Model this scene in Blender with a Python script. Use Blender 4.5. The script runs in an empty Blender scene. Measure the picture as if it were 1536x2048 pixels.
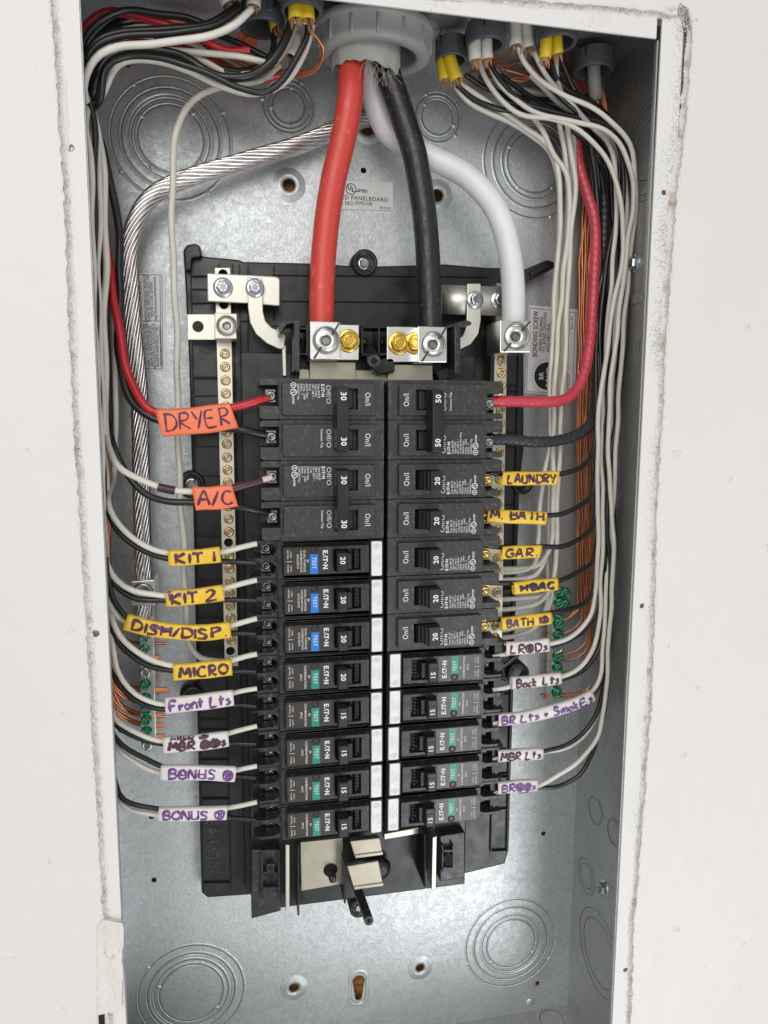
import bpy, bmesh, math, random
from mathutils import Vector, Matrix
random.seed(7)
S = bpy.context.scene
C = S.collection
rad = math.radians

# ------------------------------------------------------------------ camera, light, exposure
CAM = Vector((-.091, -.4275, .0781)); FPX = 1450.0
RX = Vector((0.9797879, -0.20001073, 0.0033727)); DN = Vector((-0.02201573, -0.12457503, -0.99196591)); FW = Vector((0.19882398, 0.97184195, -0.12646049))
cam = bpy.data.cameras.new('camera'); camo = bpy.data.objects.new('camera', cam); C.objects.link(camo)
m3 = Matrix((RX, -DN, -FW)).transposed(); camo.matrix_world = Matrix.Translation(CAM) @ m3.to_4x4()
cam.sensor_fit = 'HORIZONTAL'; cam.sensor_width = 36; cam.lens = FPX / 1536 * 36; cam.clip_start = .01; cam.clip_end = 50
S.camera = camo
S.view_settings.view_transform = 'Standard'; S.view_settings.look = 'None'; S.view_settings.exposure = 0; S.view_settings.gamma = 1
W = bpy.data.worlds.new('World'); S.world = W; W.use_nodes = True
bg = W.node_tree.nodes['Background']; bg.inputs[0].default_value = (.97, .985, 1.0, 1); bg.inputs[1].default_value = .53
def area(name, loc, target, size, power, col, sy=None):
    l = bpy.data.lights.new(name, 'AREA'); l.energy = power; l.size = size; l.color = col
    if sy: l.shape = 'RECTANGLE'; l.size_y = sy
    o = bpy.data.objects.new(name, l); C.objects.link(o); o.location = loc
    o.rotation_euler = (Vector(target) - Vector(loc)).to_track_quat('-Z', 'Y').to_euler(); return o
area('room_light', (-.60, -1.85, .85), (0, 0, 0), 1.5, 23, (1, .975, .94))
area('window_light', (.50, -1.05, -.92), (.05, .1, -.25), .50, 7.0, (.97, .99, 1), 1.0)

# ------------------------------------------------------------------ pixel -> place
def P(x, y, Y):
    v = FW + RX * ((x - 768) / FPX) + DN * ((y - 1024) / FPX); t = (Y - CAM.y) / v.y; return CAM + v * t
def PX(x, y, X):
    v = FW + RX * ((x - 768) / FPX) + DN * ((y - 1024) / FPX); t = (X - CAM.x) / v.x; return CAM + v * t
def PZ(x, y, Z):
    v = FW + RX * ((x - 768) / FPX) + DN * ((y - 1024) / FPX); t = (Z - CAM.z) / v.z; return CAM + v * t
BACK = .0985; WL = -.181; WR = .181; ZT = P(850, 120, BACK).z; ZB = -.4252

# ------------------------------------------------------------------ materials
MATS = {}
def mat(name, col, rough=.5, metal=0, bump=0, bscale=200, var=0, vscale=60, col2=None, thr=None, rvar=0, coat=0, emis=None, sss=0, stretch=None):
    m = bpy.data.materials.new(name); m.use_nodes = True; nt = m.node_tree; N = nt.nodes; L = nt.links
    b = N['Principled BSDF']; b.inputs['Base Color'].default_value = (*col, 1); b.inputs['Roughness'].default_value = rough; b.inputs['Metallic'].default_value = metal
    if coat: b.inputs['Coat Weight'].default_value = coat; b.inputs['Coat Roughness'].default_value = .15
    tc = N.new('ShaderNodeTexCoord'); vec = tc.outputs['Object']
    if stretch:
        mp = N.new('ShaderNodeMapping'); mp.inputs['Scale'].default_value = stretch; L.new(vec, mp.inputs[0]); vec = mp.outputs[0]
    if var or col2:
        n = N.new('ShaderNodeTexNoise'); n.inputs['Scale'].default_value = vscale; n.inputs['Detail'].default_value = 6; L.new(vec, n.inputs['Vector'])
        r = N.new('ShaderNodeValToRGB'); lo, hi = thr or (.35, .65)
        r.color_ramp.elements[0].position = lo; r.color_ramp.elements[1].position = hi
        c2 = col2 or tuple(min(1, c * (1 + var)) for c in col); c1 = col if col2 else tuple(c * (1 - var) for c in col)
        r.color_ramp.elements[0].color = (*c1, 1); r.color_ramp.elements[1].color = (*c2, 1)
        L.new(n.outputs['Fac'], r.inputs[0]); L.new(r.outputs[0], b.inputs['Base Color'])
    if rvar:
        n2 = N.new('ShaderNodeTexNoise'); n2.inputs['Scale'].default_value = vscale * .6; n2.inputs['Detail'].default_value = 5; L.new(vec, n2.inputs['Vector'])
        mr = N.new('ShaderNodeMapRange'); mr.inputs[1].default_value = .3; mr.inputs[2].default_value = .7; mr.inputs[3].default_value = rough - rvar; mr.inputs[4].default_value = rough + rvar
        L.new(n2.outputs['Fac'], mr.inputs[0]); L.new(mr.outputs[0], b.inputs['Roughness'])
    if bump:
        n3 = N.new('ShaderNodeTexNoise'); n3.inputs['Scale'].default_value = bscale; n3.inputs['Detail'].default_value = 4; L.new(vec, n3.inputs['Vector'])
        bp = N.new('ShaderNodeBump'); bp.inputs['Strength'].default_value = bump; bp.inputs['Distance'].default_value = .0004
        L.new(n3.outputs['Fac'], bp.inputs['Height']); L.new(bp.outputs[0], b.inputs['Normal'])
    MATS[name] = m; return m
galv = mat('galvanised steel', (.60, .63, .635), .46, .78, bump=.45, bscale=520)
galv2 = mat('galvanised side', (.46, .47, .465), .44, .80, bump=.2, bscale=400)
def spangle(m, fine, amt, big=9):
    nt = m.node_tree; N = nt.nodes; L = nt.links; b = N['Principled BSDF']; tc = N.new('ShaderNodeTexCoord')
    a = N.new('ShaderNodeTexNoise'); a.inputs['Scale'].default_value = fine; a.inputs['Detail'].default_value = 5; a.inputs['Roughness'].default_value = .75; L.new(tc.outputs['Object'], a.inputs['Vector'])
    c = N.new('ShaderNodeTexNoise'); c.inputs['Scale'].default_value = big; c.inputs['Detail'].default_value = 3; L.new(tc.outputs['Object'], c.inputs['Vector'])
    v = N.new('ShaderNodeTexVoronoi'); v.inputs['Scale'].default_value = fine*.55; L.new(tc.outputs['Object'], v.inputs['Vector'])
    s = N.new('ShaderNodeSeparateColor'); L.new(v.outputs['Color'], s.inputs[0])
    ad = N.new('ShaderNodeMath'); ad.operation = 'MULTIPLY_ADD'; ad.inputs[1].default_value = .2; L.new(s.outputs[0], ad.inputs[0]); L.new(a.outputs['Fac'], ad.inputs[2])
    ad2 = N.new('ShaderNodeMath'); ad2.operation = 'MULTIPLY_ADD'; ad2.inputs[1].default_value = .5; L.new(c.outputs['Fac'], ad2.inputs[0]); L.new(ad.outputs[0], ad2.inputs[2])
    mr = N.new('ShaderNodeMapRange'); mr.inputs[1].default_value = .55; mr.inputs[2].default_value = 1.3; L.new(ad2.outputs[0], mr.inputs[0])
    base = tuple(b.inputs['Base Color'].default_value)[:3]; mx = N.new('ShaderNodeMix'); mx.data_type = 'RGBA'
    mx.inputs[6].default_value = (*[x*(1-amt) for x in base], 1); mx.inputs[7].default_value = (*[x*(1+amt) for x in base], 1); L.new(mr.outputs[0], mx.inputs[0]); L.new(mx.outputs[2], b.inputs['Base Color'])
    rr = N.new('ShaderNodeMapRange'); rr.inputs[1].default_value = .55; rr.inputs[2].default_value = 1.3; r0 = b.inputs['Roughness'].default_value; rr.inputs[3].default_value = r0+.10; rr.inputs[4].default_value = r0-.09; L.new(ad2.outputs[0], rr.inputs[0]); L.new(rr.outputs[0], b.inputs['Roughness'])
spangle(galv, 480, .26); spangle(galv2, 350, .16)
groove = mat('shadow groove', (.16, .165, .17), .5, .8)
hole_m = mat('dark void', (.008, .008, .008), .9)
wood = mat('plywood', (.55, .24, .07), .7, 0, bump=.5, bscale=120, col2=(.22, .08, .025), vscale=130, thr=(.45, .7), stretch=(1, 1, 4))
black = mat('black plastic', (.013, .013, .014), .33, 0, bump=.10, bscale=500, rvar=.12, var=.25, vscale=120)
brk = mat('breaker plastic', (.034, .034, .033), .38, 0, bump=.22, bscale=900, rvar=.12, col2=(.12, .115, .108), vscale=330, thr=(.54, .82))
brk2 = mat('breaker gloss plastic', (.022, .022, .023), .32, 0, bump=.15, bscale=700, rvar=.10, col2=(.10, .096, .09), vscale=300, thr=(.54, .84))
handle_m = mat('handle plastic', (.012, .012, .013), .34, 0, bump=.12, bscale=600, rvar=.1)
lbl_dark = mat('breaker label', (.033, .026, .022), .30, 0, rvar=.06, coat=.25, vscale=90)
blue = mat('blue print', (.0, .19, .68), .4, coat=.2, var=.05)
green = mat('green print', (.0, .26, .19), .4, coat=.2, var=.05)
white_ink = mat('white print', (.80, .80, .78), .5)
grey_ink = mat('grey print', (.42, .41, .39), .5)
dark_ink = mat('black print', (.02, .02, .022), .55)
paper = mat('white sticker', (.78, .78, .76), .45, var=.04, vscale=150)
sticker = mat('silver sticker', (.86, .85, .86), .42, 0, var=.04, vscale=90)
w_white = mat('white insulation', (.68, .65, .575), .38, 0, var=.05, vscale=70, bump=.05)
w_grey = mat('ivory insulation', (.62, .59, .51), .38, 0, var=.05, vscale=70, bump=.05)
w_black = mat('black insulation', (.016, .016, .017), .30, 0, rvar=.08, vscale=150, bump=.05)
w_red = mat('red insulation', (.50, .020, .030), .30, 0, var=.08, bump=.05)
w_pink = mat('stranded red insulation', (.58, .06, .085), .32, 0, var=.10, bump=.06)
w_char = mat('stranded black insulation', (.035, .037, .040), .32, 0, rvar=.08, bump=.1, col2=(.09, .09, .095), vscale=300, thr=(.55, .8))
c_red = mat('red feeder jacket', (.60, .058, .042), .40, 0, col2=(.72, .16, .13), thr=(.60, .74), vscale=160, bump=.06, bscale=120, rvar=.06)
c_blk = mat('black feeder jacket', (.014, .014, .015), .36, 0, bump=.25, bscale=600, rvar=.12, col2=(.09, .086, .084), vscale=420, thr=(.60, .74))
c_wht = mat('white feeder jacket', (.72, .72, .73), .40, 0, var=.06, vscale=30, bump=.35, bscale=60, rvar=.08)
copper = mat('bare copper', (.76, .28, .13), .30, .9, var=.15, vscale=90)
alu = mat('bare aluminium', (.80, .77, .75), .26, 1, var=.08, vscale=120, bump=.08)
alu_lug = mat('tin plated lug', (.72, .71, .68), .30, 1, bump=.12, bscale=300, var=.05, stretch=(1, 1, 6))
tin = mat('tin plated bar', (.62, .59, .50), .40, 1, bump=.08, rvar=.08, var=.05)
ivory = mat('plated strap', (.64, .62, .55), .42, .85, bump=.06, rvar=.06, var=.04)
brass = mat('brass screw', (.66, .45, .14), .28, 1, var=.12, vscale=300)
brassb = mat('polished brass', (.86, .56, .10), .20, 1, var=.06)
steel = mat('zinc screw', (.58, .62, .64), .25, 1, var=.08, vscale=300)
steel_d = mat('dark screw', (.26, .26, .25), .35, 1, var=.1, vscale=300)
greens = mat('green screw', (.02, .36, .15), .24, .85, var=.2, vscale=400)
greens2 = mat('pale green screw', (.20, .55, .42), .24, .85, var=.2, vscale=400)
pvc = mat('grey pvc', (.33, .33, .32), .42, 0, bump=.05, bscale=200, var=.04)
pvc_in = mat('grey conduit', (.36, .36, .335), .5, 0, bump=.08, var=.05)
conn = mat('grey nylon', (.085, .088, .096), .42, 0, var=.08, bump=.05)
yel = mat('yellow jacket', (.74, .52, .02), .4, 0, var=.06, bump=.1, bscale=200)
kraft = mat('kraft paper', (.42, .22, .10), .8, 0, bump=.6, bscale=300, var=.3, vscale=200)
s_yel = mat('yellow marker sleeve', (.80, .51, .035), .36, 0, var=.08, vscale=40, bump=.9, bscale=110)
s_org = mat('orange marker sleeve', (.86, .19, .085), .42, 0, var=.06, vscale=40, bump=.9, bscale=90)
s_wht = mat('white marker sleeve', (.70, .66, .64), .38, 0, var=.07, vscale=40, bump=.9, bscale=110)
ink_p = mat('purple marker ink', (.05, .010, .026), .5, 0, col2=(.10, .028, .065), vscale=500)
ink_v = mat('violet marker ink', (.10, .025, .16), .5, 0, col2=(.24, .12, .34), vscale=500, thr=(.4, .7))
ink_k = mat('black marker ink', (.025, .018, .022), .5, 0)
smear = mat('marker smear', (.52, .40, .52), .5)
tape = mat('brown phase tape', (.06, .02, .024), .35)
drywall_m = mat('painted drywall', (.725, .69, .665), .5, 0, var=.015, vscale=7)
def wallbump(m):
    nt = m.node_tree; N = nt.nodes; L = nt.links; b = N['Principled BSDF']; tc = N.new('ShaderNodeTexCoord'); prev = None
    for sc, dist, lo, hi in ((9, .0035, .2, .8), (45, .0006, .3, .7), (380, .00012, .2, .8), (62, .0011, .70, .76)):
        n = N.new('ShaderNodeTexNoise'); n.inputs['Scale'].default_value = sc; n.inputs['Detail'].default_value = 3; L.new(tc.outputs['Object'], n.inputs['Vector'])
        r = N.new('ShaderNodeMapRange'); r.inputs[1].default_value = lo; r.inputs[2].default_value = hi; L.new(n.outputs['Fac'], r.inputs[0])
        bp = N.new('ShaderNodeBump'); bp.inputs['Strength'].default_value = .9; bp.inputs['Distance'].default_value = dist; L.new(r.outputs[0], bp.inputs['Height'])
        if prev: L.new(prev.outputs[0], bp.inputs['Normal'])
        prev = bp
    L.new(prev.outputs[0], b.inputs['Normal'])
wallbump(drywall_m)
gyps = mat('gypsum', (.70, .67, .64), .85, 0, bump=.8, bscale=700, col2=(.40, .31, .21), vscale=60, thr=(.53, .66))
gyps_l = mat('painted gypsum', (.74, .71, .68), .8, 0, bump=.7, bscale=500, col2=(.46, .37, .27), vscale=70, thr=(.60, .76))
mud = mat('joint compound', (.70, .66, .62), .7, 0, bump=.7, bscale=90, var=.04, vscale=60)
bus = mat('bus bar', (.40, .37, .29), .36, .8, rvar=.08, var=.07, vscale=80)
def flange_mat():
    m = mat('painted flange', (.72, .70, .68), .55); nt = m.node_tree; N = nt.nodes; L = nt.links; b = N['Principled BSDF']
    tc = N.new('ShaderNodeTexCoord'); n = N.new('ShaderNodeTexNoise'); n.inputs['Scale'].default_value = 1100; n.inputs['Detail'].default_value = 3; L.new(tc.outputs['Object'], n.inputs['Vector'])
    n2 = N.new('ShaderNodeTexNoise'); n2.inputs['Scale'].default_value = 14; n2.inputs['Detail'].default_value = 4; L.new(tc.outputs['Object'], n2.inputs['Vector'])
    a = N.new('ShaderNodeMath'); a.operation = 'MULTIPLY_ADD'; a.inputs[1].default_value = .9; L.new(n2.outputs['Fac'], a.inputs[0]); L.new(n.outputs['Fac'], a.inputs[2])
    r = N.new('ShaderNodeValToRGB'); r.color_ramp.elements[0].position = 1.10; r.color_ramp.elements[1].position = 1.0
    r.color_ramp.elements[0].position = .0; 
    sx_ = N.new('ShaderNodeSeparateXYZ'); L.new(tc.outputs['Object'], sx_.inputs[0]); ed = N.new('ShaderNodeMapRange'); ed.inputs[1].default_value = .168; ed.inputs[2].default_value = .181; ed.inputs[4].default_value = .26; L.new(sx_.outputs[0], ed.inputs[0])
    a2 = N.new('ShaderNodeMath'); L.new(a.outputs[0], a2.inputs[0]); L.new(ed.outputs[0], a2.inputs[1]); a = a2
    mr = N.new('ShaderNodeMapRange'); mr.inputs[1].default_value = 1.09; mr.inputs[2].default_value = 1.24; L.new(a.outputs[0], mr.inputs[0])
    mx = N.new('ShaderNodeMix'); mx.data_type = 'RGBA'; mx.inputs[6].default_value = (.73, .71, .69, 1); mx.inputs[7].default_value = (.56, .56, .55, 1); L.new(mr.outputs[0], mx.inputs[0]); L.new(mx.outputs[2], b.inputs['Base Color'])
    mt = N.new('ShaderNodeMath'); mt.operation = 'MULTIPLY'; mt.inputs[1].default_value = .75; L.new(mr.outputs[0], mt.inputs[0]); L.new(mt.outputs[0], b.inputs['Metallic'])
    bp = N.new('ShaderNodeBump'); bp.inputs['Strength'].default_value = .3; bp.inputs['Distance'].default_value = .0003; L.new(n.outputs['Fac'], bp.inputs['Height']); L.new(bp.outputs[0], b.inputs['Normal'])
    return m
flange_m = flange_mat()

# ------------------------------------------------------------------ mesh collector
class MB:
    def __init__(s): s.v = []; s.f = []; s.sm = []
    def add(s, vs, fs, smooth=False):
        o = len(s.v); s.v += [Vector(p) for p in vs]; s.f += [[i + o for i in f] for f in fs]; s.sm += [smooth] * len(fs); return s
    def box(s, a, b):
        x0, y0, z0 = [min(a[i], b[i]) for i in range(3)]; x1, y1, z1 = [max(a[i], b[i]) for i in range(3)]
        return s.add([(x0,y0,z0),(x1,y0,z0),(x1,y1,z0),(x0,y1,z0),(x0,y0,z1),(x1,y0,z1),(x1,y1,z1),(x0,y1,z1)],
                     [(0,3,2,1),(4,5,6,7),(0,1,5,4),(1,2,6,5),(2,3,7,6),(3,0,4,7)])
    def prism(s, poly, y0, y1, inset=0):
        """poly: (x,z) list; front face at y0 (nearer the viewer), back at y1; inset shrinks the front"""
        n = len(poly); ar = sum(poly[i][0]*poly[(i+1)%n][1]-poly[(i+1)%n][0]*poly[i][1] for i in range(n))
        if ar < 0: poly = poly[::-1]
        cx = sum(p[0] for p in poly)/n; cz = sum(p[1] for p in poly)/n
        def ins(p):
            dx, dz = p[0]-cx, p[1]-cz; return (p[0]-math.copysign(min(inset, abs(dx)), dx), p[1]-math.copysign(min(inset, abs(dz)), dz))
        fr = [ins(p) if inset else p for p in poly]
        vs = [(p[0], y0, p[1]) for p in fr] + [(p[0], y1, p[1]) for p in poly]
        fs = [tuple(range(n)), tuple(range(2*n-1, n-1, -1))] + [(i, n+i, n+(i+1)%n, (i+1)%n) for i in range(n)]
        return s.add(vs, fs)
    def lathe(s, prof, org=(0,0,0), axis=(0,-1,0), n=20, smooth=True, ph=0, cap=True):
        """prof: (r,h) from top-centre outwards; h along axis"""
        ax = Vector(axis).normalized(); u = ax.orthogonal().normalized(); w = ax.cross(u); org = Vector(org); vs = []; fs = []
        for r, h in prof:
            for k in range(n):
                a = 2*math.pi*k/n+ph; vs.append(org+ax*h+(u*math.cos(a)+w*math.sin(a))*r)
        for j in range(len(prof)-1):
            for k in range(n):
                k2 = (k+1) % n; fs.append((j*n+k, (j+1)*n+k, (j+1)*n+k2, j*n+k2))
        s.add(vs, fs, smooth)
        if cap and prof[0][0] > 1e-6: s.add(vs[:n], [tuple(range(n))], False)
        if cap and prof[-1][0] > 1e-6: s.add(vs[-n:], [tuple(range(n-1, -1, -1))], False)
        return s
    def tube(s, pts, r, n=10, cap=True, rib=None):
        m = len(pts); T = [(pts[min(i+1, m-1)]-pts[max(i-1, 0)]).normalized() for i in range(m)]
        u = T[0].orthogonal().normalized(); vs = []; fs = []; L = 0
        for i in range(m):
            if i: L += (pts[i]-pts[i-1]).length
            u = (u-T[i]*u.dot(T[i])).normalized(); w = T[i].cross(u); rr = r(i/(m-1)) if callable(r) else r
            for k in range(n):
                a = 2*math.pi*k/n; q = rr
                if rib: q = rr*(1+rib[0]*abs(math.cos((rib[1]*a+L*rib[2])/2)) - rib[0]*.6)
                vs.append(pts[i]+(u*math.cos(a)+w*math.sin(a))*q)
        for i in range(m-1):
            for k in range(n):
                k2 = (k+1) % n; fs.append((i*n+k, i*n+k2, (i+1)*n+k2, (i+1)*n+k))
        s.add(vs, fs, True)
        if cap: s.add(vs[:n], [tuple(range(n-1, -1, -1))]); s.add(vs[-n:], [tuple(range(n))])
        return s
    def mesh(s, name, off=Vector((0,0,0))):
        me = bpy.data.meshes.new(name); me.from_pydata([p-off for p in s.v], [], s.f); me.polygons.foreach_set('use_smooth', s.sm); me.update(); return me
def link(name, me, m, parent=None, bev=0, seg=2, loc=None):
    o = bpy.data.objects.new(name, me); C.objects.link(o)
    if m and not me.materials: me.materials.append(m)
    if parent: o.parent = parent
    if loc is not None: o.location = loc
    if bev:
        b = o.modifiers.new('bevel', 'BEVEL'); b.width = bev; b.segments = seg; b.limit_method = 'ANGLE'; b.angle_limit = rad(35)
    return o
def wloc(o):
    p = Vector((0,0,0))
    while o: p += o.location; o = o.parent
    return p
def obj(name, mb, m, parent=None, bev=0, seg=2):
    """mesh written in world coordinates -> object with its origin on the thing"""
    if parent: return link(name, mb.mesh(name, wloc(parent)), m, parent, bev, seg)
    off = mb.v[0].copy(); return link(name, mb.mesh(name, off), m, None, bev, seg, off)
def tag(o, label, cat, group=None):
    o['label'] = label; o['category'] = cat
    if group: o['group'] = group
    return o
def thing(name, label, cat, loc, group=None):
    o = bpy.data.objects.new(name, None); C.objects.link(o); o.location = loc; o.empty_display_size = .01
    if label: tag(o, label, cat, group)
    return o
def structure(o): o['kind'] = 'structure'; return o
def copy_tree(o, parent=None):
    c = o.copy(); C.objects.link(c)
    if parent: c.parent = parent
    for ch in list(o.children): copy_tree(ch, c)
    return c
def cut(name, mb, cutters):
    """solid minus cutters, returned as a mesh"""
    a = link(name+'_tmp', mb.mesh(name), None); tmp = [a]
    for c in cutters:
        b = link('cutter_tmp', c.mesh('cutter'), None); tmp.append(b); md = a.modifiers.new('b', 'BOOLEAN'); md.object = b; md.operation = 'DIFFERENCE'; md.solver = 'EXACT'; md.use_self = True
    dg = bpy.context.evaluated_depsgraph_get(); me = bpy.data.meshes.new_from_object(a.evaluated_get(dg))
    for t in tmp: bpy.data.objects.remove(t)
    me.name = name; return me
def plate(name, loops, y0, y1, m, parent=None, bev=0):
    """flat plate with holes; loops of (x,z) in world; y0 front, y1 back"""
    cu = bpy.data.curves.new(name, 'CURVE'); cu.dimensions = '2D'; cu.fill_mode = 'BOTH'; cu.extrude = (y1-y0)/2
    for lp in loops:
        sp = cu.splines.new('POLY'); sp.points.add(len(lp)-1); sp.use_cyclic_u = True
        for i, p in enumerate(lp): sp.points[i].co = (p[0], p[1], 0, 1)
    t = bpy.data.objects.new(name, cu); me = bpy.data.meshes.new_from_object(t); bpy.data.objects.remove(t); bpy.data.curves.remove(cu)
    ym = (y0+y1)/2; off = wloc(parent) if parent else Vector((0,0,0))
    for v in me.vertices: x, y, z = v.co; v.co = Vector((x, ym-z, y))-off
    me.materials.clear(); me.name = name
    for p in me.polygons: p.use_smooth = False
    return link(name, me, m, parent, bev)
def circ(c, r, n=28, a0=0): return [(c[0]+r*math.cos(2*math.pi*k/n+a0), c[1]+r*math.sin(2*math.pi*k/n+a0)) for k in range(n)]
def rrect(x0, z0, x1, z1, r, n=4):
    o = []
    for cx, cz, a in ((x1-r, z1-r, 0), (x0+r, z1-r, 90), (x0+r, z0+r, 180), (x1-r, z0+r, 270)):
        for k in range(n+1): t = rad(a+90*k/n); o.append((cx+r*math.cos(t), cz+r*math.sin(t)))
    return o
TX = {}
def textmesh(s, bold=0, sx=1):
    k = (s, bold, sx)
    if k not in TX:
        cu = bpy.data.curves.new('t', 'FONT'); cu.body = s; cu.size = 1; cu.resolution_u = 2; cu.offset = bold; cu.space_character = 1.07; cu.align_x = 'CENTER'; cu.align_y = 'CENTER'
        t = bpy.data.objects.new('t', cu); me = bpy.data.meshes.new_from_object(t); bpy.data.objects.remove(t)
        TX[k] = ([(v.co.x*sx, v.co.y) for v in me.vertices], [tuple(p.vertices) for p in me.polygons]); bpy.data.meshes.remove(me)
    return TX[k]
def text(mb, s, org, size, right=(1,0,0), up=(0,0,1), bold=0, sx=1, left=False):
    vs, fs = textmesh(s, bold, sx); r = Vector(right); u = Vector(up); o = Vector(org); x0 = min(v[0] for v in vs) if left else 0
    mb.add([o+r*((x-x0)*size)+u*(y*size) for x, y in vs], fs)
def ring(mb, org, r0, r1, right=(1,0,0), up=(0,0,1), n=24):
    r = Vector(right); u = Vector(up); o = Vector(org); vs = []; fs = []
    for k in range(n):
        a = 2*math.pi*k/n; d = r*math.cos(a)+u*math.sin(a); vs += [o+d*r0, o+d*r1]
    for k in range(n): a = 2*k; b = 2*((k+1) % n); fs.append((a, a+1, b+1, b))
    mb.add(vs, fs)
def spline(pts, step=.004):
    """centripetal Catmull-Rom through 3-D points"""
    p = [pts[0]*2-pts[1]]+list(pts)+[pts[-1]*2-pts[-2]]; out = []
    for i in range(1, len(p)-2):
        p0, p1, p2, p3 = p[i-1:i+3]; d = lambda a, b: max((a-b).length, 1e-5)**.5
        t1 = d(p0, p1); t2 = t1+d(p1, p2); t3 = t2+d(p2, p3); n = max(2, int((p2-p1).length/step))
        for k in range(n):
            t = t1+(t2-t1)*k/n
            a1 = p0*((t1-t)/t1)+p1*(t/t1); a2 = p1*((t2-t)/(t2-t1))+p2*((t-t1)/(t2-t1)); a3 = p2*((t3-t)/(t3-t2))+p3*((t-t2)/(t3-t2))
            b1 = a1*((t2-t)/t2)+a2*(t/t2); b2 = a2*((t3-t)/(t3-t1))+a3*((t-t1)/(t3-t1)); out.append(b1*((t2-t)/(t2-t1))+b2*((t-t1)/(t2-t1)))
    out.append(p[-2]); return out
def pp(lst): return [P(*q) for q in lst]
def ipath(lst, step=.004): return spline(pp(lst), step)
def logo(mb, o, h, right, up):
    """block letters of the maker's mark with the dot for its O"""
    r = Vector(right); u = Vector(up); o = Vector(o)
    def q(pts): mb.add([o+r*(x*h)+u*(y*h) for x, y in pts], [tuple(range(len(pts)))])
    def bar(x0, y0, x1, y1): q([(x0,y0),(x1,y0),(x1,y1),(x0,y1)])
    bar(-2.0,-.5,-1.78,.5); bar(-1.78,-.5,-1.3,-.3); bar(-1.78,-.1,-1.35,.1); bar(-1.78,.3,-1.3,.5)
    q([(-.95,-.12),(-.73,-.12),(-.52,.5),(-.78,.5)]); q([(-1.16,-.5),(-.92,-.5),(-.92,-.26),(-1.16,-.26)]); q([(-.62,-.5),(-.42,-.5),(-.55,-.1),(-.70,-.1)])
    bar(-.5,.3,.35,.5); bar(-.18,-.5,.06,.3)
    q([(.58+.2*math.cos(a*math.pi/6), .2*math.sin(a*math.pi/6)) for a in range(12)])
    bar(.95,-.5,1.17,.5); bar(1.62,-.5,1.84,.5); q([(1.17,.5),(1.17,.16),(1.62,-.5),(1.62,-.16)])

# ------------------------------------------------------------------ the wall and the steel box
def pix(l, Y): return [(P(x, y, Y).x, P(x, y, Y).z) for x, y in l]
def jag(poly, amp, step=.003):
    out = []
    for i in range(len(poly)-1):
        a, b = poly[i], poly[i+1]; L = math.dist(a, b); n = max(1, int(L/step))
        for k in range(n): t = k/n; out.append((a[0]+(b[0]-a[0])*t+random.uniform(-amp, amp), a[1]+(b[1]-a[1])*t+random.uniform(-amp, amp)))
    return out+[poly[-1]]
crackL = [(92,-60),(100,0),(105,60),(112,160),(117,250),(124,330),(130,430),(136,600),(143,780),(152,930),(160,1060),(167,1165),(173,1269),(183,1450),(193,1600),(200,1726),(206,1843),(215,2000),(222,2140),(232,2330)]
crackR = [(1352,30),(1360,8),(1376,15),(1386,60),(1381,143),(1372,240),(1363,320),(1353,400),(1347,486),(1338,617),(1332,695),(1326,830),(1318,960),(1312,1101),(1311,1200),(1307,1300),(1303,1420),(1296,1500),(1288,1620),(1279,1712),(1275,1790),(1268,1843),(1265,1950),(1262,2048),(1256,2330)]
crackT = [(92,-60),(500,-42),(800,-20),(1083,2),(1208,12),(1308,22),(1352,30)]
YW = -.0025
holeloop = pix(crackT, YW)[:-1]; holeloop = jag(pix(crackT, YW), .0006)[:-1] + jag(pix(crackR, YW), .0008) + jag(pix(crackL, YW)[::-1], .0007)[:-1]
wall = plate('wall', [[(-1.3,-1.3),(1.3,-1.3),(1.3,1.3),(-1.3,1.3)], holeloop], YW, YW+.0125, drywall_m); structure(wall)
stud = link('plywood_backing', MB().box((-.3,.110,-.55),(.3,.125,.45)).mesh('plywood_backing'), wood); structure(stud)

box = thing('breaker_panel_box', 'galvanised steel breaker panel box recessed in the white wall', 'electrical box', (0, BACK, ZB))
kos = []   # knockouts: centre px, radii px
holes = []
def bpc(x, y): p = P(x, y, BACK); return (p.x, p.z)
smallholes = [(727,341,6),(308,1760,6),(1087,1667,6),(1075,1967,6),(255,128,6.5),(303,1633,6)]
for x, y, r in smallholes: holes.append(circ(bpc(x, y), r/2.9/1000, 14))
mounts = [(578,370,12),(874,391,12),(588,1975,11),(840,1935,10),(735,253,17)]
for x, y, r in mounts: holes.append(circ(bpc(x, y), r/2.85/1000, 24))
k0 = bpc(717,1962); k1 = bpc(717,1995)
key = circ(k0, .0052, 24); key = [p for p in key if p[1] > k0[1]-.0035]; key.sort(key=lambda p: -math.atan2(p[1]-k0[1], -(p[0]-k0[0])) if False else math.atan2(p[0]-k0[0], p[1]-k0[1]))
low = [(k1[0]+.0028*math.cos(a), k1[1]+.0028*math.sin(a)) for a in [0, -.6, -1.2, -1.94, -2.54, -3.14]]
holes.append(key+low)
backp = plate('back_panel', [[(WL,ZB),(WR,ZB),(WR,ZT),(WL,ZT)]]+holes, BACK, BACK+.0012, galv, box)
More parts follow.
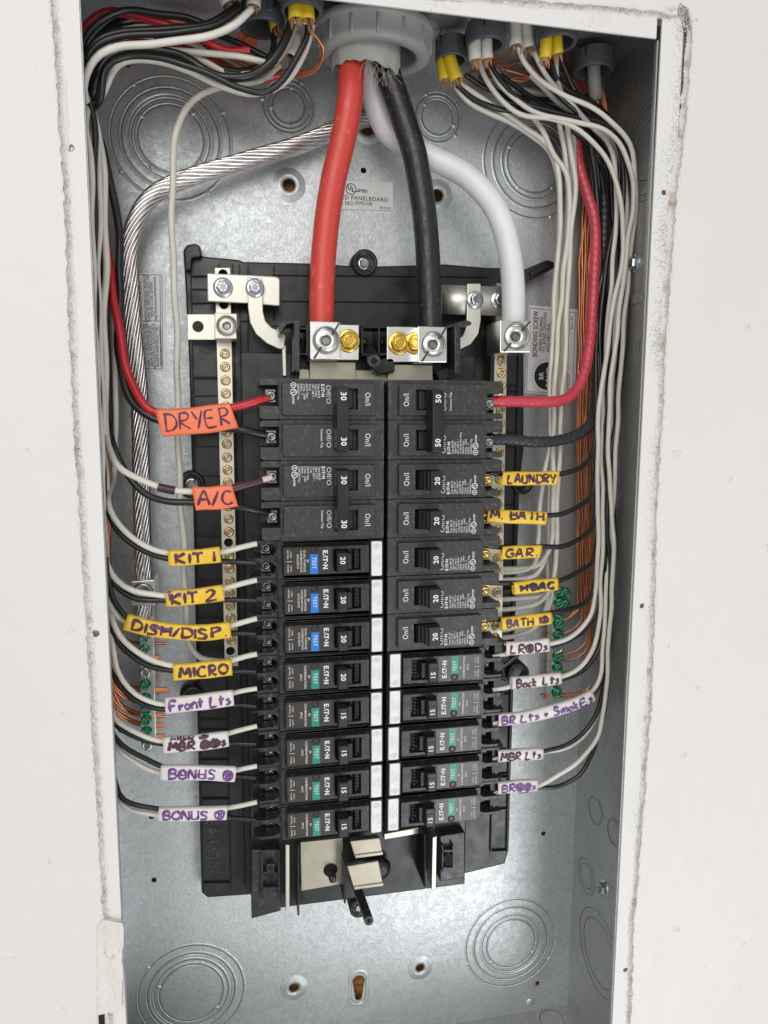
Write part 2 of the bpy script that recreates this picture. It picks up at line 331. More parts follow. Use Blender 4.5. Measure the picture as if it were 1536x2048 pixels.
def ring_geo(mb, gb, c, r, Y=BACK, frame=None):
    """raised lip of a knockout ring and the slit beside it"""
    o, rt, up, nn = frame or (Vector((c[0], Y, c[1])), Vector((1,0,0)), Vector((0,0,1)), Vector((0,-1,0)))
    n = 56
    def strip(bm_, prof):
        vs = []; fs = []; m = len(prof)
        for k in range(n):
            a = 2*math.pi*k/n; d = rt*math.cos(a)+up*math.sin(a)
            for rr, h in prof: vs.append(o+d*rr+nn*h)
        for k in range(n):
            k2 = (k+1) % n
            for j in range(m-1): fs.append((k*m+j, k*m+j+1, k2*m+j+1, k2*m+j))
        bm_.add(vs, fs, True)
    strip(mb, [(r-.0010,.00002),(r-.0004,.00034),(r,.00036),(r+.0007,.00002)])
    strip(gb, [(r-.0016,.00005),(r-.00105,.00005)])
def tabs(mb, c, r, angs, Y=BACK):
    for a in angs: a = rad(a); mb.lathe([(0,.0007),(.0011,.0006),(.0018,.0001)], (c[0]+r*math.cos(a), Y, c[1]+r*math.sin(a)), n=10, cap=False)
for (x, y, rs, an) in [((342),278,(121,101,81,70),(125,215,305,30)),(577,212,(53,45,36),(60,250,170)),(875,235,(47,34),(120,320)),(1070,325,(101,84,66,57),(135,215,290)),(383,1985,(106,89,76,66),(50,300,140)),(1022,1886,(88,74,58,50),(135,330,310,200))]:
    c = bpc(x, y); a = MB(); g = MB()
    for r in rs: rr = (P(x+r, y, BACK)-P(x, y, BACK)).length; ring_geo(a, g, c, rr)
    rr0 = (P(x+rs[0], y, BACK)-P(x, y, BACK)).length; rr1 = (P(x+rs[-1], y, BACK)-P(x, y, BACK)).length
    tabs(a, c, rr0, an); tabs(a, c, rr1, [t+20 for t in an])
    RR = [(P(x+r, y, BACK)-P(x, y, BACK)).length for r in rs]+[0]
    for q in sorted({1, len(RR)-2} if len(RR) > 3 else {0}):
        ro, ri = RR[q]-.0018, RR[q+1]; pr = [(ri+.0012,.0),(ri+.0017,.00045)] if ri else [(0,.00045)]
        a.lathe(pr+[(ro-.0005,.00045),(ro,.0)], (c[0], BACK-.00003, c[1]), n=56, smooth=False, cap=False)
    k = obj('knockout', a, galv, box); obj('slit', g, groove, k)
for x, y, r in mounts[:4]:
    c = bpc(x, y); r /= 2850.
    obj('mounting_dimple', MB().lathe([(r,.0002),(r+.0006,.0012),(r+.0026,.0013),(r+.0034,.0010),(r+.0072,.0001)], (c[0], BACK, c[1]), n=36, cap=False), galv, box)
c = bpc(735,253); obj('mounting_dimple', MB().lathe([(.006,.0002),(.0066,.0012),(.009,.0013),(.012,.0001)], (c[0], BACK, c[1]), n=36, cap=False), galv, box)
# keyhole rim
a = MB(); km = ((k0[0]+k1[0])/2, (k0[1]+k1[1])/2)
outer = rrect(km[0]-.0085, k1[1]-.0075, km[0]+.0085, k0[1]+.0105, .0080, 6)
inner = rrect(km[0]-.0062, k1[1]-.0050, km[0]+.0062, k0[1]+.0075, .0060, 6); n = len(outer)
inn2 = rrect(km[0]-.0055, k1[1]-.0044, km[0]+.0055, k0[1]+.0068, .0054, 6)
vs = [(p[0], BACK-.0001, p[1]) for p in outer]+[(p[0], BACK-.0013, p[1]) for p in inner]+[(p[0], BACK-.0001, p[1]) for p in inn2]
a.add(vs, [(j*n+i, (j+1)*n+i, (j+1)*n+(i+1) % n, j*n+(i+1) % n) for j in (0, 1) for i in range(n)], True); obj('mounting_dimple', a, galv, box)
obj('rivet_bump', MB().lathe([(0,.0012),(.002,.0012),(.0032,.0008),(.004,.0001)], P(1060,2005,BACK), n=16, cap=False), galv, box)
# sides
sd = .0012
plate_r = MB().box((WR, .0013, ZB-.0), (WR+sd, BACK-.0001, ZT)); obj('side_panel', plate_r, galv2, box)
obj('side_panel', MB().box((WL-sd, .0013, ZB), (WL, BACK-.0001, ZT)), galv2, box)
obj('top_panel', MB().box((WL, .0013, ZT), (WR, BACK-.0001, ZT+sd)), galv2, box)
obj('bottom_panel', MB().box((WL, .0013, ZB-sd), (WR, BACK-.0001, ZB)), galv2, box)
def side_frame(x, y):
    p = PX(x, y, WR-.0001); return (p, Vector((0,-1,0)), Vector((0,0,1)), Vector((-1,0,0)))
for x, y, rs in [(1297,300,(.033,.029,.020)),(1190,1621,(.0115,)),(1228,1665,(.0105,)),(1172,1752,(.015,.011)),(1197,1905,(.033,.026)),(1290,690,(.0085,)),(1238,125,(.004,)),(1270,175,(.004,))]:
    a = MB(); g = MB()
    for r in rs: ring_geo(a, g, None, r, frame=side_frame(x, y))
    k = obj('knockout', a, galv2, box); obj('slit', g, groove, k)
for x, y in [(1030,55),(830,60),(1200,70)]:
    p = PZ(x, y, ZT-.0001); a = MB(); g = MB(); ring_geo(a, g, None, .018, frame=(p, Vector((1,0,0)), Vector((0,1,0)), Vector((0,0,-1)))); k = obj('knockout', a, galv2, box); obj('slit', g, groove, k)
p = PZ(1105,2040,ZB+.0001); a = MB(); g = MB(); ring_geo(a, g, None, .012, frame=(p, Vector((1,0,0)), Vector((0,-1,0)), Vector((0,0,1)))); k = obj('knockout', a, galv2, box); obj('slit', g, groove, k)
# embossed slot and creases on the right side
p = PX(1275,598,WR); obj('embossed_slot', MB().box(p+Vector((-.0009,-.006,-.0030)), p+Vector((0,.006,.0030))), galv2, box, .0008, 3)
def hexscrew(name, p, axis, r, m, parent, slot=True, tilt=0, washer=True):
    ax = Vector(axis).normalized(); mb = MB()
    if washer: mb.lathe([(r*.9,.0012),(r*1.28,.0010),(r*1.36,.0005),(r*1.36,0)], p, ax, 24, cap=False)
    mb.lathe([(0,.0038),(r*.62,.0038),(r*.72,.0042),(r*.86,.0040),(r*1.0,.0030),(r*1.0,0)], p, ax, 6, smooth=False, ph=tilt)
    o = obj(name, mb, m, parent)
    u = ax.orthogonal().normalized(); w = ax.cross(u); a = tilt+.5; d = u*math.cos(a)+w*math.sin(a); e = ax.cross(d); q = Vector(p)+ax*.00425
    s = MB()
    for (dd, ee, L, Wd) in ((d, e, r*.85, r*.13), (e, d, r*.42, r*.36)):
        s.add([q+dd*L+ee*Wd, q-dd*L+ee*Wd, q-dd*L-ee*Wd, q+dd*L-ee*Wd], [(0,1,2,3)])
        q = q+ax*.00003
    obj('slot', s, steel_d, o); return o
hexscrew('side_screw', PX(1270,527,WR), (-1,0,0), .0048, steel, box, tilt=.2)
hexscrew('side_screw', PX(1209,1777,WR), (-1,0,0), .0050, steel, box, tilt=.5)
# flanges (front lips of the box), painted over
FI = .165
def fl(name, poly): return plate(name, poly, 0, .0013, flange_m, box)
fr_out = pix([(x-10, y) for x, y in crackR[4:]], 0); 
sh = lambda x, y, r: circ((P(x, y, 0).x, P(x, y, 0).z), r, 14)
ztf = .3063
flr = [(FI+.0015, ZT-.006), (.1805, ZT-.005), (.1815, .2), (.1815, -.43), (FI, -.43)]
fl('flange', [flr, sh(1328,385,.0017), sh(1284,1212,.0018), sh(1251,1940,.0019)])
fl('flange', [[(-FI, ztf), (-.181, ztf), (-.1815, -.43), (-FI, -.43)], sh(141,296,.0020), sh(191,1267,.0022)])
fl('flange', [[(-.181, ztf+.0003), (FI-.002, ztf+.0003-.0000), (FI-.002, ZT+.016), (-.181, ZT+.016)]])
fl('flange', [[(-.181, -.4302), (.1815, -.4302), (.1815, -.445), (-.181, -.445)]])
for x, y in ((1328,385),(1284,1212),(1251,1940),(141,296),(191,1267)):
    obj('screw_hole_plug', MB().lathe([(0,-.0012),(.0016,-.0012),(.0022,-.0014)], P(x, y, 0), n=12), groove if x > 200 else steel_d, box)
# inner folded lip of flange (return edge)
for X in (-FI, FI): obj('lip', MB().box((X-.0005, .0014, -.43), (X+.0005, .004, ztf)), galv2, box)

# crumbled gypsum and torn paper in the joint between flange and drywall
cb = MB(); fb = MB()
def crumbs(px, n, spread, big=1, Y0=-.0008):
    segs = [(P(*px[i], Y0), P(*px[i+1], Y0)) for i in range(len(px)-1)]; Ls = [(b-a).length for a, b in segs]; T = sum(Ls)
    for _ in range(n):
        t = random.uniform(0, T); i = 0
        while t > Ls[i]: t -= Ls[i]; i += 1
        a, b = segs[i]; q = a.lerp(b, t/Ls[i])+Vector((random.gauss(0, spread), random.uniform(-.0015, .0012), random.gauss(0, spread*.6)))
        s = random.uniform(.0002, .0007)*big*random.choice((1, 1, 1, 1.6)); vs = [q+Vector([random.uniform(-1, 1)*s for _ in range(3)]) for _ in range(4)]
        cb.add(vs, [(0,1,2),(0,3,1),(1,3,2),(0,2,3)])
    for _ in range(n//4):
        t = random.uniform(0, T); i = 0
        while t > Ls[i]: t -= Ls[i]; i += 1
        a, b = segs[i]; q = a.lerp(b, t/Ls[i])+Vector((random.gauss(0, spread*.5), random.uniform(-.003, -.001), 0))
        d = Vector((random.uniform(-1, 1), random.uniform(-.8, .1), random.uniform(-1, 1))).normalized()*random.uniform(.0006, .0018); w = d.orthogonal().normalized()*random.uniform(.00006, .00018)
        fb.add([q-w, q+w, q+d+w*.3, q+d-w*.3], [(0,1,2,3)])
off = lambda l, d: [(x+d, y) for x, y in l]
crumbs(off(crackL, 4), 11000, .0010, .8); crumbs(off(crackR[3:], -4), 9000, .0010, .8); crumbs([(x, y+4) for x, y in crackT[2:]], 1500, .0012); crumbs([(1330,25),(1352,20),(1372,25),(1378,60)], 900, .0022, 1.3)
o = obj('plaster_crumbs', cb, gyps); o['kind'] = 'stuff'; tag(o, 'crumbled gypsum in the joint between steel flange and drywall', 'plaster')
o = obj('torn_paper_fibres', fb, mud); o['kind'] = 'stuff'; tag(o, 'torn drywall paper fibres along the cut edge', 'paper fibres')
# rough, fibrous filling of the joint: a lumpy ribbon of torn gypsum
def ribbon(px, wl, wr, wside):
    pts = spline([P(x, y, 0) for x, y in px], .0006); K = 9; vs = []; fs = []; h = [0]*K; ew = [0, 0]
    for i, p in enumerate(pts):
        t = (pts[min(i+1, len(pts)-1)]-pts[max(i-1, 0)]).normalized(); nrm = Vector((0,-1,0)).cross(t).normalized()
        ew = [.985*e+random.uniform(-.00032, .00032) for e in ew]
        for k in range(K):
            f = k/(K-1); h[k] = .3*h[k]+random.uniform(-.00032, .00036); w = -wl-ew[0]+(wl+wr+ew[0]+ew[1])*f
            vs.append(p+nrm*(w+random.uniform(-.0002, .0002))+Vector((0,-1,0))*(h[k]*.8+.0003+.0017*(1-f if wside == 0 else f)**1.5-(.0008 if k == (K-1 if wside == 0 else 0) else 0)-(.0012 if k == (0 if wside == 0 else K-1) else 0)))
    for i in range(len(pts)-1):
        for k in range(K-1): a = i*K+k; fs.append((a, a+1, a+K+1, a+K))
    return obj('joint_filler', MB().add(vs, fs), gyps if wside else gyps_l, wall)
ribbon(off(crackL, 4), .0026, .0030, 0); ribbon(off(crackR[3:], -4), .0022, .0026, 1); ribbon([(x, y+4) for x, y in crackT], .0022, .0026, 1)
# compound smeared over the lower left flange
lowp = pix([(196,1850),(206,1838),(246,1846),(247,1880),(244,1900),(246,1950),(243,1985),(246,2012),(231,2022),(212,2026),(196,2030),(196,1950)], -.0026)
pa = plate('compound_patch', [jag(lowp+[lowp[0]], .0005)[:-1]], -.0034, -.0002, mud, wall, .0007)
cr = MB()
for l in ([(208,1905),(216,1915),(226,1917),(231,1912)],[(226,1908),(222,1930),(229,1945),(222,1965),(230,1990),(226,2005)],[(240,1850),(236,1870),(243,1890),(238,1902)]):
    cr.tube(spline([P(x, y, -.0034) for x, y in l], .002), .00035, 6)
obj('crack', cr, gyps, pa)
obj('dark_gap', MB().box(P(197,2032,-.004), P(211,2070,-.0026)), hole_m, wall)

# ------------------------------------------------------------------ interior: black plastic back pan
pan = thing('breaker_mounting_pan', 'black plastic mounting pan carrying the breakers and bus bars', 'mounting pan', (0, .09, -.04))
YP = .086
po = [(366,500),(374,489),(390,486),(401,492),(404,512),(478,519),(486,523),(620,526),(700,531),(756,532),(892,528),(975,535),(1048,535),(1048,900),(1040,962),(1036,1100),(1031,1250),(1027,1400),(1022,1560),(1018,1700),(1010,1728),(930,1748),(700,1790),(503,1790),(415,1796),(403,1786),(398,1600),(393,1350),(389,1150),(386,1000),(382,880),(378,720),(370,560)]
obj('base_plate', MB().prism(pix(po, YP), YP, .0978), black, pan, .0012)
arm = pix([(1046,540),(1095,519),(1108,523),(1112,534),(1100,541),(1050,566)], YP-.004)
obj('wire_guide_arm', MB().prism(arm, YP-.004, YP+.006), black, pan, .0012)
arm = pix([(1060,546),(1096,530),(1100,534),(1064,552)], YP-.0065); obj('wire_guide_arm', MB().prism(arm, YP-.0065, YP), black, pan, .0008)
hook = pix([(368,500),(376,489),(390,487),(400,492),(403,513),(384,516),(382,540),(370,540)], YP-.007); obj('corner_hook', MB().prism(hook, YP-.007, YP+.002), black, pan, .001)
def pbox(mb, x0, y0, x1, y1, Y, Yb):
    mb.prism(pix([(x0,y0),(x1,y0),(x1,y1),(x0,y1)], Y), Y, Yb)
rb = MB()
def rline(x0, y0, x1, y1, w=2.0, h=.0022, Yb=None):
    Yb = Yb or YP; a = P(x0, y0, Yb-h); b = P(x1, y1, Yb-h); d = (b-a).normalized(); nrm = Vector((-d.z, 0, d.x))*(w/2850/2)
    rb.prism([((a+nrm).x,(a+nrm).z),((b+nrm).x,(b+nrm).z),((b-nrm).x,(b-nrm).z),((a-nrm).x,(a-nrm).z)], Yb-h, Yb+.0005)
def lx(y): return 378+(y-560)*.0195
for y in [552,578,606,640,754,757,792,814,868,893,952,1072,1098,1160,1186,1236,1262,1330,1352,1440,1462,1521,1566,1600,1632,1768]:
    rline(lx(y)+6, y, lx(y)+58, y+random.choice((-1, 0)), 2.2); rline(lx(y)+100, y+2, lx(y)+118, y+2, 2)
for dx in (4, 60, 88, 101): rline(lx(530)+dx, 528 if dx > 50 else 545, lx(1775)+dx, 1775, 2.4)
def rx(y): return 1046-(y-560)*.0245
for y in [630,686,772,783,868,896,1012,1095,1180,1215,1245,1390,1447,1550,1556,1620,1703]: rline(rx(y)-34, y, rx(y)-5, y-1, 2.2)
for dx in (-4, -36): rline(rx(620)+dx, 600, rx(1705)+dx, 1705, 2.6)
for y in (548, 600, 650): rline(545, y+2, 975, y+6, 2, .0012)
rline(496,530,496,760,3); rline(548,530,548,640,2); rline(880,540,880,640,2.5); rline(960,540,963,700,2.5)
obj('rib', rb, black, pan, .0003, 1)['kind'] = 'stuff'
def boss(x, y, r, name='screw_boss', scr=True):
    p = P(x, y, YP); r /= 2850.; o = obj(name, MB().lathe([(r*.62,-.001),(r*.62,-.004+.002),(r*.72,.004),(r,.004),(r*1.05,-.010)], p, n=28, cap=False).lathe([(0,-.001),(r*.64,-.001)], p, n=20, cap=False), black, pan)
    if scr: hexscrew('boss_screw', p+Vector((0,.0005,0)), (0,-1,0), r*.40, steel, pan, tilt=random.random())
boss(728,527,25); boss(383,969,26); boss(385,1394,25, scr=False); boss(1042,966,23, scr=False); boss(1033,1345,25, scr=False); boss(716,1812,20)
# embossed writing on the pan
e = MB(); text(e, 'EATON', P(424,1690,YP-.0003), .0125, (0,0,-1), (1,0,0), .02); obj('lettering', e, brk2, pan)
e = MB()
for s, x, y in (('1X7-2BE6',1003,1070),('REV 02',1016,1062),('CAV  B',1029,1058)): text(e, s, P(x, y, YP-.0002), .0052, (0,0,1), (-1,0,0), .02)
for s, x, y in (('1X7-2BE6',988,1632),('REV 02',1001,1624),('CAV  A',1013,1622)): text(e, s, P(x, y, YP-.0002), .0052, (0,0,1), (-1,0,0), .02)
for s, x, y in (('REV',1018,735),('CAV',1034,740),('REV 02',1006,1440),('CAV',1017,1447)): text(e, s, P(x, y, YP-.0002), .0052, (0,0,1), (-1,0,0), .02)
text(e, '/17Z6', P(408,700,YP-.0002), .008, (0,0,1), (-1,0,0), .02); obj('lettering', e, handle_m, pan)
# raised deck under the breakers
dk = MB().box((-.0865,.066,-.276), (.0745,.088,.122))
obj('deck', dk, black, pan, .001)
# tall bottom edge of the deck with moulded cells
for q in ([(503,1700),(560,1700),(562,1822),(503,1838)], [(880,1672),(930,1664),(930,1755),(880,1764)]):
    obj('end_block', MB().prism(pix(q, .058), .058, .088), brk2, pan, .0008)
d = MB()
for (x0,y0,x1,y1) in [(522,1700,526,1800),(556,1700,559,1800),(522,1745,556,1748),(522,1775,556,1778),(533,1728,549,1762),(905,1690,908,1740),(884,1690,887,1745),(884,1700,906,1704),(884,1735,906,1739)]: pbox(d, x0,y0,x1,y1,.0535,.059)
obj('rib', d, brk2, pan, .0003, 1)['kind'] = 'stuff'
d = MB()
for (x0,y0,x1,y1) in [(536,1733,546,1741),(536,1751,548,1762),(890,1708,904,1732)]: d = MB(); pbox(d, x0,y0,x1,y1,.0533,.0534); obj('opening', d, hole_m, pan)
for x, y0, y1, Y in [(597,1690,1832,.050),(690,1730,1808,.046),(850,1668,1775,.044)]:
    d = MB(); pbox(d, x-1.8, y0, x+1.8, y1, Y, .068); obj('fin', d, brk2, pan, .0004, 1)
obj('bus_bar', MB().prism(pix([(600,1685),(686,1676),(687,1768),(602,1783)], .061), .061, .0655), bus, pan, .0006)
obj('bus_bar', MB().prism(pix([(768,1668),(838,1655),(838,1668),(768,1680)], .058), .058, .064), tin, pan, .0006)
obj('bus_bar', MB().prism(pix([(571,1690),(579,1690),(579,1820),(571,1822)], .052), .052, .062), tin, pan, .0005)
obj('bus_bar', MB().prism(pix([(865,1676),(874,1672),(872,1778),(863,1780)], .048), .048, .062), tin, pan, .0005)
obj('stab_opening', MB().lathe([(0,.0001),(.0052,.0001),(.0052,-.001)], P(661,1740,.0609), n=20), hole_m, pan)
obj('peg', MB().lathe([(0,.011),(.0018,.011),(.0026,.0105),(.0034,-.001)], P(662,1742,.063), n=16), brk2, pan)
# bent bus stabs
for (pts, Y) in ([(700,1683),(760,1676),(766,1709),(710,1716)], .040), ([(694,1733),(757,1722),(767,1771),(708,1779)], .040):
    q = pix(pts, Y); o = obj('bus_stab', MB().prism(q, Y, Y+.0022), bus, pan, .0006)
    a, b = q[3], q[2]; obj('stab_leg', MB().prism([(a[0],a[1]),(b[0],b[1]),(b[0],b[1]+.0026),(a[0],a[1]+.0026)], Y-.0008, .062), bus, pan, .0005)
pt = [P(717,1782,.064), P(731,1826,.036), P(738,1842,.026)]
obj('guide_post', MB().tube([pt[0].lerp(pt[2], t/8) for t in range(9)], .0033, 16, cap=True), brk2, pan)
e2 = (pt[2]-pt[0]).normalized(); obj('post_bore', MB().lathe([(0,.0001),(.0017,.0001)], pt[2], e2, 14, cap=False), hole_m, pan)
pt = [P(738,700,.062), P(748,722,.036)]; obj('guide_post', MB().tube([pt[0].lerp(pt[1], t/6) for t in range(7)], .0042, 16), brk2, pan)
e2 = (pt[1]-pt[0]).normalized(); obj('post_bore', MB().lathe([(0,.0001),(.0022,.0001)], pt[1], e2, 14, cap=False), hole_m, pan)
obj('post_collar', MB().prism(pix([(748,722),(782,714),(790,718),(790,744),(760,750),(748,742)], .046), .046, .064), black, pan, .001)
obj('post_collar', MB().lathe([(.002,.001),(.0062,.001),(.0082,-.004)], P(762,1742,.056), n=20), black, pan)
# centre cells between the lugs
for (x0,y0,x1,y1) in [(722,652,727,712),(756,652,760,712),(772,655,776,712),(722,652,776,656),(722,706,776,711),(590,655,594,712),(612,655,616,712),(590,655,614,659),(590,706,614,710)]: pbox(d,x0,y0,x1,y1,.048,.068)
obj('cell_wall', d, black, pan, .0003, 1)
for x, y in ((728,684),(765,684),(597,684)): obj('peg', MB().lathe([(0,.003),(.002,.003),(.0026,.002),(.0028,-.004)], P(x, y, .062), n=14), brk2, pan)
# barriers beside the lugs
obj('barrier', MB().prism(pix([(588,641),(600,641),(600,746),(588,742)], .034), .034, .07), brk2, pan, .0006)
obj('barrier', MB().prism(pix([(556,650),(574,640),(592,641),(592,647),(575,648),(560,668)], .040), .040, .066), brk2, pan, .0005)
obj('barrier', MB().prism(pix([(909,650),(921,648),(922,745),(910,748)], .034), .034, .07), brk2, pan, .0006)
obj('barrier', MB().prism(pix([(893,651),(934,640),(943,644),(943,650),(908,655),(895,657)], .040), .040, .066), brk2, pan, .0005)
obj('barrier', MB().prism(pix([(872,742),(915,730),(917,752),(880,762)], .050), .050, .066), black, pan, .0006)
# bus bars under the lugs
obj('bus_bar', MB().prism(pix([(619,722),(712,724),(712,762),(619,762)], .052), .052, .058), bus, pan, .0005)
obj('bus_bar', MB().prism(pix([(776,728),(866,730),(866,766),(776,766)], .052), .052, .058), bus, pan, .0005)
obj('bus_bar', MB().prism(pix([(598,738),(866,742),(866,770),(598,764)], .058), .058, .064), bus, pan, .0005)

# ------------------------------------------------------------------ lugs
def ringmark(name, c, r, parent, Y): 
    mb = MB(); mb.lathe([(r*.94,.0001),(r*1.0,.0004),(r*1.06,.0001)], (c.x, Y, c.z), n=32, cap=False); return obj(name, mb, steel_d, parent)
def lug(name, label, x0, y0, x1, y1, Y, dep, scr, r, line=True, m=alu_lug):
    q = pix([(x0,y0),(x1,y0+2),(x1,y1),(x0,y1)], Y); cx = sum(a for a, b in q)/4; cz = sum(b for a, b in q)/4
    t = thing(name, label, 'wire lug', (cx, Y+dep, cz)); s = scr/2970.
    c = P((x0+x1)/2+2, (y0+y1)/2, Y)
    me = cut('lug_body', MB().prism(q, Y, Y+dep), [MB().lathe([(s,.01),(s,-.006)], c, n=28)])
    for v in me.vertices: v.co -= t.location
    link('lug_body', me, m, t, .0006)
    sc = MB().lathe([(s*.34,-.0035),(s*.36,-.0008),(s*.62,-.0004),(s*.78,-.0012),(s*.96,-.0014),(s*.98,-.005)], (c.x, Y, c.z), n=28, cap=False)
    o = obj('set_screw', sc, alu_lug if line else ivory, t); obj('hex_socket', MB().lathe([(0,-.003),(s*.36,-.003),(s*.36,-.0006)], (c.x, Y, c.z), n=6, smooth=False, cap=False, ph=.3), steel_d, o)
    ringmark('rim', c, s*1.03, t, Y)
    if line:
        il = MB()
        for (ax, ay, bx, by) in ((x1-2,y0+3,(x0+x1)/2+14,(y0+y1)/2-11), ((x0+x1)/2-8,(y0+y1)/2+14,x0+8,y1-2)):
            a = P(ax, ay, Y-.0003); b = P(bx, by, Y-.0003); n_ = Vector((b-a).cross(Vector((0,1,0)))).normalized()*.0005; il.add([a+n_, b+n_*1.3, b-n_*1.3, a-n_], [(0,1,2,3)])
        obj('torque_mark', il, dark_ink, t)
    return t
lug('main_lug', 'silver main lug clamping the thick red feeder cable', 620,642,681,719,.035,.026,24,1)
lug('main_lug', 'silver main lug clamping the thick black feeder cable', 836,652,894,725,.035,.026,23,1)
lug('neutral_lug', 'silver lug clamping the thick white neutral cable on the right', 1000,640,1062,705,.035,.026,25,1)
lug('neutral_lug', 'small plated lug on top of the left neutral bar', 429,625,474,678,.052,.016,18,1, line=False, m=ivory)
for (x0, x1, y0, y1, nx, ny, lab) in ((678,718,649,720,697,682,'brass hex bolt head on the pad beside the red feeder lug'), (774,838,653,724,798,687,'brass hex bolt head on the pad beside the black feeder lug')):
    t = thing('bus_pad', lab, 'brass bolt', P((x0+x1)/2,(y0+y1)/2,.055))
    obj('pad', MB().prism(pix([(x0,y0),(x1,y0+1),(x1,y1),(x0,y1)], .046), .046, .054), alu_lug, t, .0004)
    def nut(nx, ny, k):
        p = P(nx, ny, .046); nu = obj('brass_nut', MB().lathe([(.0050,.0036),(.0058,.0032),(.0062,0)], p, n=6, smooth=False, ph=.1).lathe([(.0058,.0008),(.0072,.0006),(.0075,0)], p, n=26, cap=False), brassb, t, .0003)
        obj('nut_bore', MB().lathe([(0,.0026),(.0024,.0026),(.0026,.0037),(.0034,.0042),(.0038,.0037)], p, n=20, cap=False), brassb, nu)
    nut(nx, ny, 0)
    if x0 > 700: nut(831, 687, 1)

# ------------------------------------------------------------------ neutral straps
t = thing('neutral_strap', 'plated neutral strap bolted across the top of the left neutral bar', 'metal strap', P(487,580,.064))
obj('strap_plate', MB().prism(pix([(414,546),(500,550),(553,553),(560,558),(560,612),(553,612),(500,607),(415,603)], .062), .062, .0642), ivory, t, .0007)
a = MB(); q = [P(553,553,.062), P(560,556,.0635), P(562,558,.070)]; q2 = [P(553,611,.062), P(560,612,.0635), P(562,612,.070)]
a.add(q+q2, [(0,1,4,3),(1,2,5,4)], True); obj('strap_bend', a, ivory, t)
hexscrew('strap_screw', P(446,575,.0618), (0,-1,0), .0046, steel, t, tilt=.4); 
t2 = thing('jumper_strap', 'curved plated jumper strap running down from the left neutral strap', 'metal strap', P(512,620,.06))
obj('strap_plate', MB().prism(pix([(495,555),(524,556),(526,600),(526,622),(531,642),(543,655),(569,667),(572,672),(568,698),(558,698),(534,687),(512,668),(500,645),(496,615)], .0595), .0595, .0617), ivory, t2, .0005)
obj('strap_tail', MB().prism(pix([(564,690),(572,690),(573,752),(566,752)], .060), .060, .066), ivory, t2, .0004)
hexscrew('strap_screw', P(510,576,.0593), (0,-1,0), .0044, steel, t2, tilt=0)
t = thing('neutral_strap', 'plated neutral strap crossing behind the thick white cable', 'metal strap', P(950,598,.066))
a = MB(); n = 8; tops = []; bots = []
for k in range(n+1): 
    x = 884+ (1004-884)*k/n; Y = .068-.007*math.sin(min(1, k/3)*math.pi/2)+.0; tops.append(P(x, 570+k*.5, Y)); bots.append(P(x, 628+k*.5, Y))
a.add(tops+bots, [(i, i+1, n+2+i, n+1+i) for i in range(n)], True); o = obj('strap_plate', a, ivory, t); sm = o.modifiers.new('s', 'SOLIDIFY'); sm.thickness = .002; sm.offset = 0
hexscrew('strap_screw', P(998,600,.0605), (0,-1,0), .0046, steel, t, tilt=.3)
t2 = thing('jumper_strap', 'curved plated jumper strap between the black and white cables', 'metal strap', P(948,620,.06))
obj('strap_plate', MB().prism(pix([(935,567),(962,567),(962,640),(957,668),(942,688),(922,698),(910,698),(910,682),(925,672),(933,655),(934,630)], .0575), .0575, .0597), ivory, t2, .0005)
obj('strap_tail', MB().prism(pix([(885,740),(893,740),(893,762),(885,762)], .060), .060, .066), ivory, t2, .0004)
hexscrew('strap_screw', P(950,600,.0573), (0,-1,0), .0044, steel, t2, tilt=0)

# ------------------------------------------------------------------ terminal bars
def slotscrew(name, p, r, m, parent, ang=0, h=.0012, ax=(0,-1,0)):
    mb = MB(); mb.lathe([(r*.42,-.0006),(r*.46,h*.55),(r*.80,h*.75),(r*.98,h*.2),(r,-.001)], p, ax, 16, ph=ang, cap=False)
    o = obj(name, mb, m, parent); a = Vector(ax).normalized(); u = a.orthogonal().normalized(); w = a.cross(u); d = u*math.cos(ang)+w*math.sin(ang); e = a.cross(d); q = Vector(p)+a*(h*.72)
    s = MB(); s.add([q+d*r*.92+e*r*.13, q-d*r*.92+e*r*.13, q-d*r*.92-e*r*.13, q+d*r*.92-e*r*.13], [(0,1,2,3)]); q2 = Vector(p)-a*.0004
    s.lathe([(0,0),(r*.44,0)], q2, ax, 4, smooth=False, cap=False, ph=ang); obj('slot', s, steel_d, o); return o
nb = thing('neutral_bar', 'long plated neutral terminal bar with brass screws on the left', 'terminal bar', P(450,940,.078))
def bx(y): return 445+(y-540)*.0225
YB = .070
loops = [pix([(bx(536)-15,536),(bx(536)+15,536),(bx(1332)+13,1332),(bx(1332)-13,1332)], YB)]
hl = [(bx(548)+1,548,9),(bx(612)+1,609,9),(457,1085,9),(461,1302,9)]
for x, y, r in hl: loops.append(circ((P(x, y, YB).x, P(x, y, YB).z), r/2950, 16))
plate('bar', loops, YB, YB+.008, tin, nb, .0003)
obj('bar_bore', MB().prism(pix([(bx(540)-12,540),(bx(540)+12,540),(bx(1328)+11,1328),(bx(1328)-11,1328)], YB+.006), YB+.0045, YB+.0046), hole_m, nb)
for y in [708,734,761,787,813,839,864,888,915,940,965,990,1013,1038,1064,1111,1137,1163,1188,1212,1236,1258,1281,1322]:
    slotscrew('terminal_screw', P(bx(y)+1, y, YB), .0034, brass, nb, random.uniform(0, 3.1))
t = thing('bar_tab', 'flat plated tab with a round hole left of the small lug', 'metal tab', P(400,653,.066))
plate('tab', [pix([(375,629),(432,629),(432,679),(376,679)], .064), circ((P(396,653,.064).x, P(396,653,.064).z), .0036, 20)], .064, .066, ivory, t, .0003)
nr = thing('neutral_bar', 'long plated neutral terminal bar with brass screws on the right', 'terminal bar', P(997,1000,.078))
def bxr(y): return 1002-(y-700)*.0215
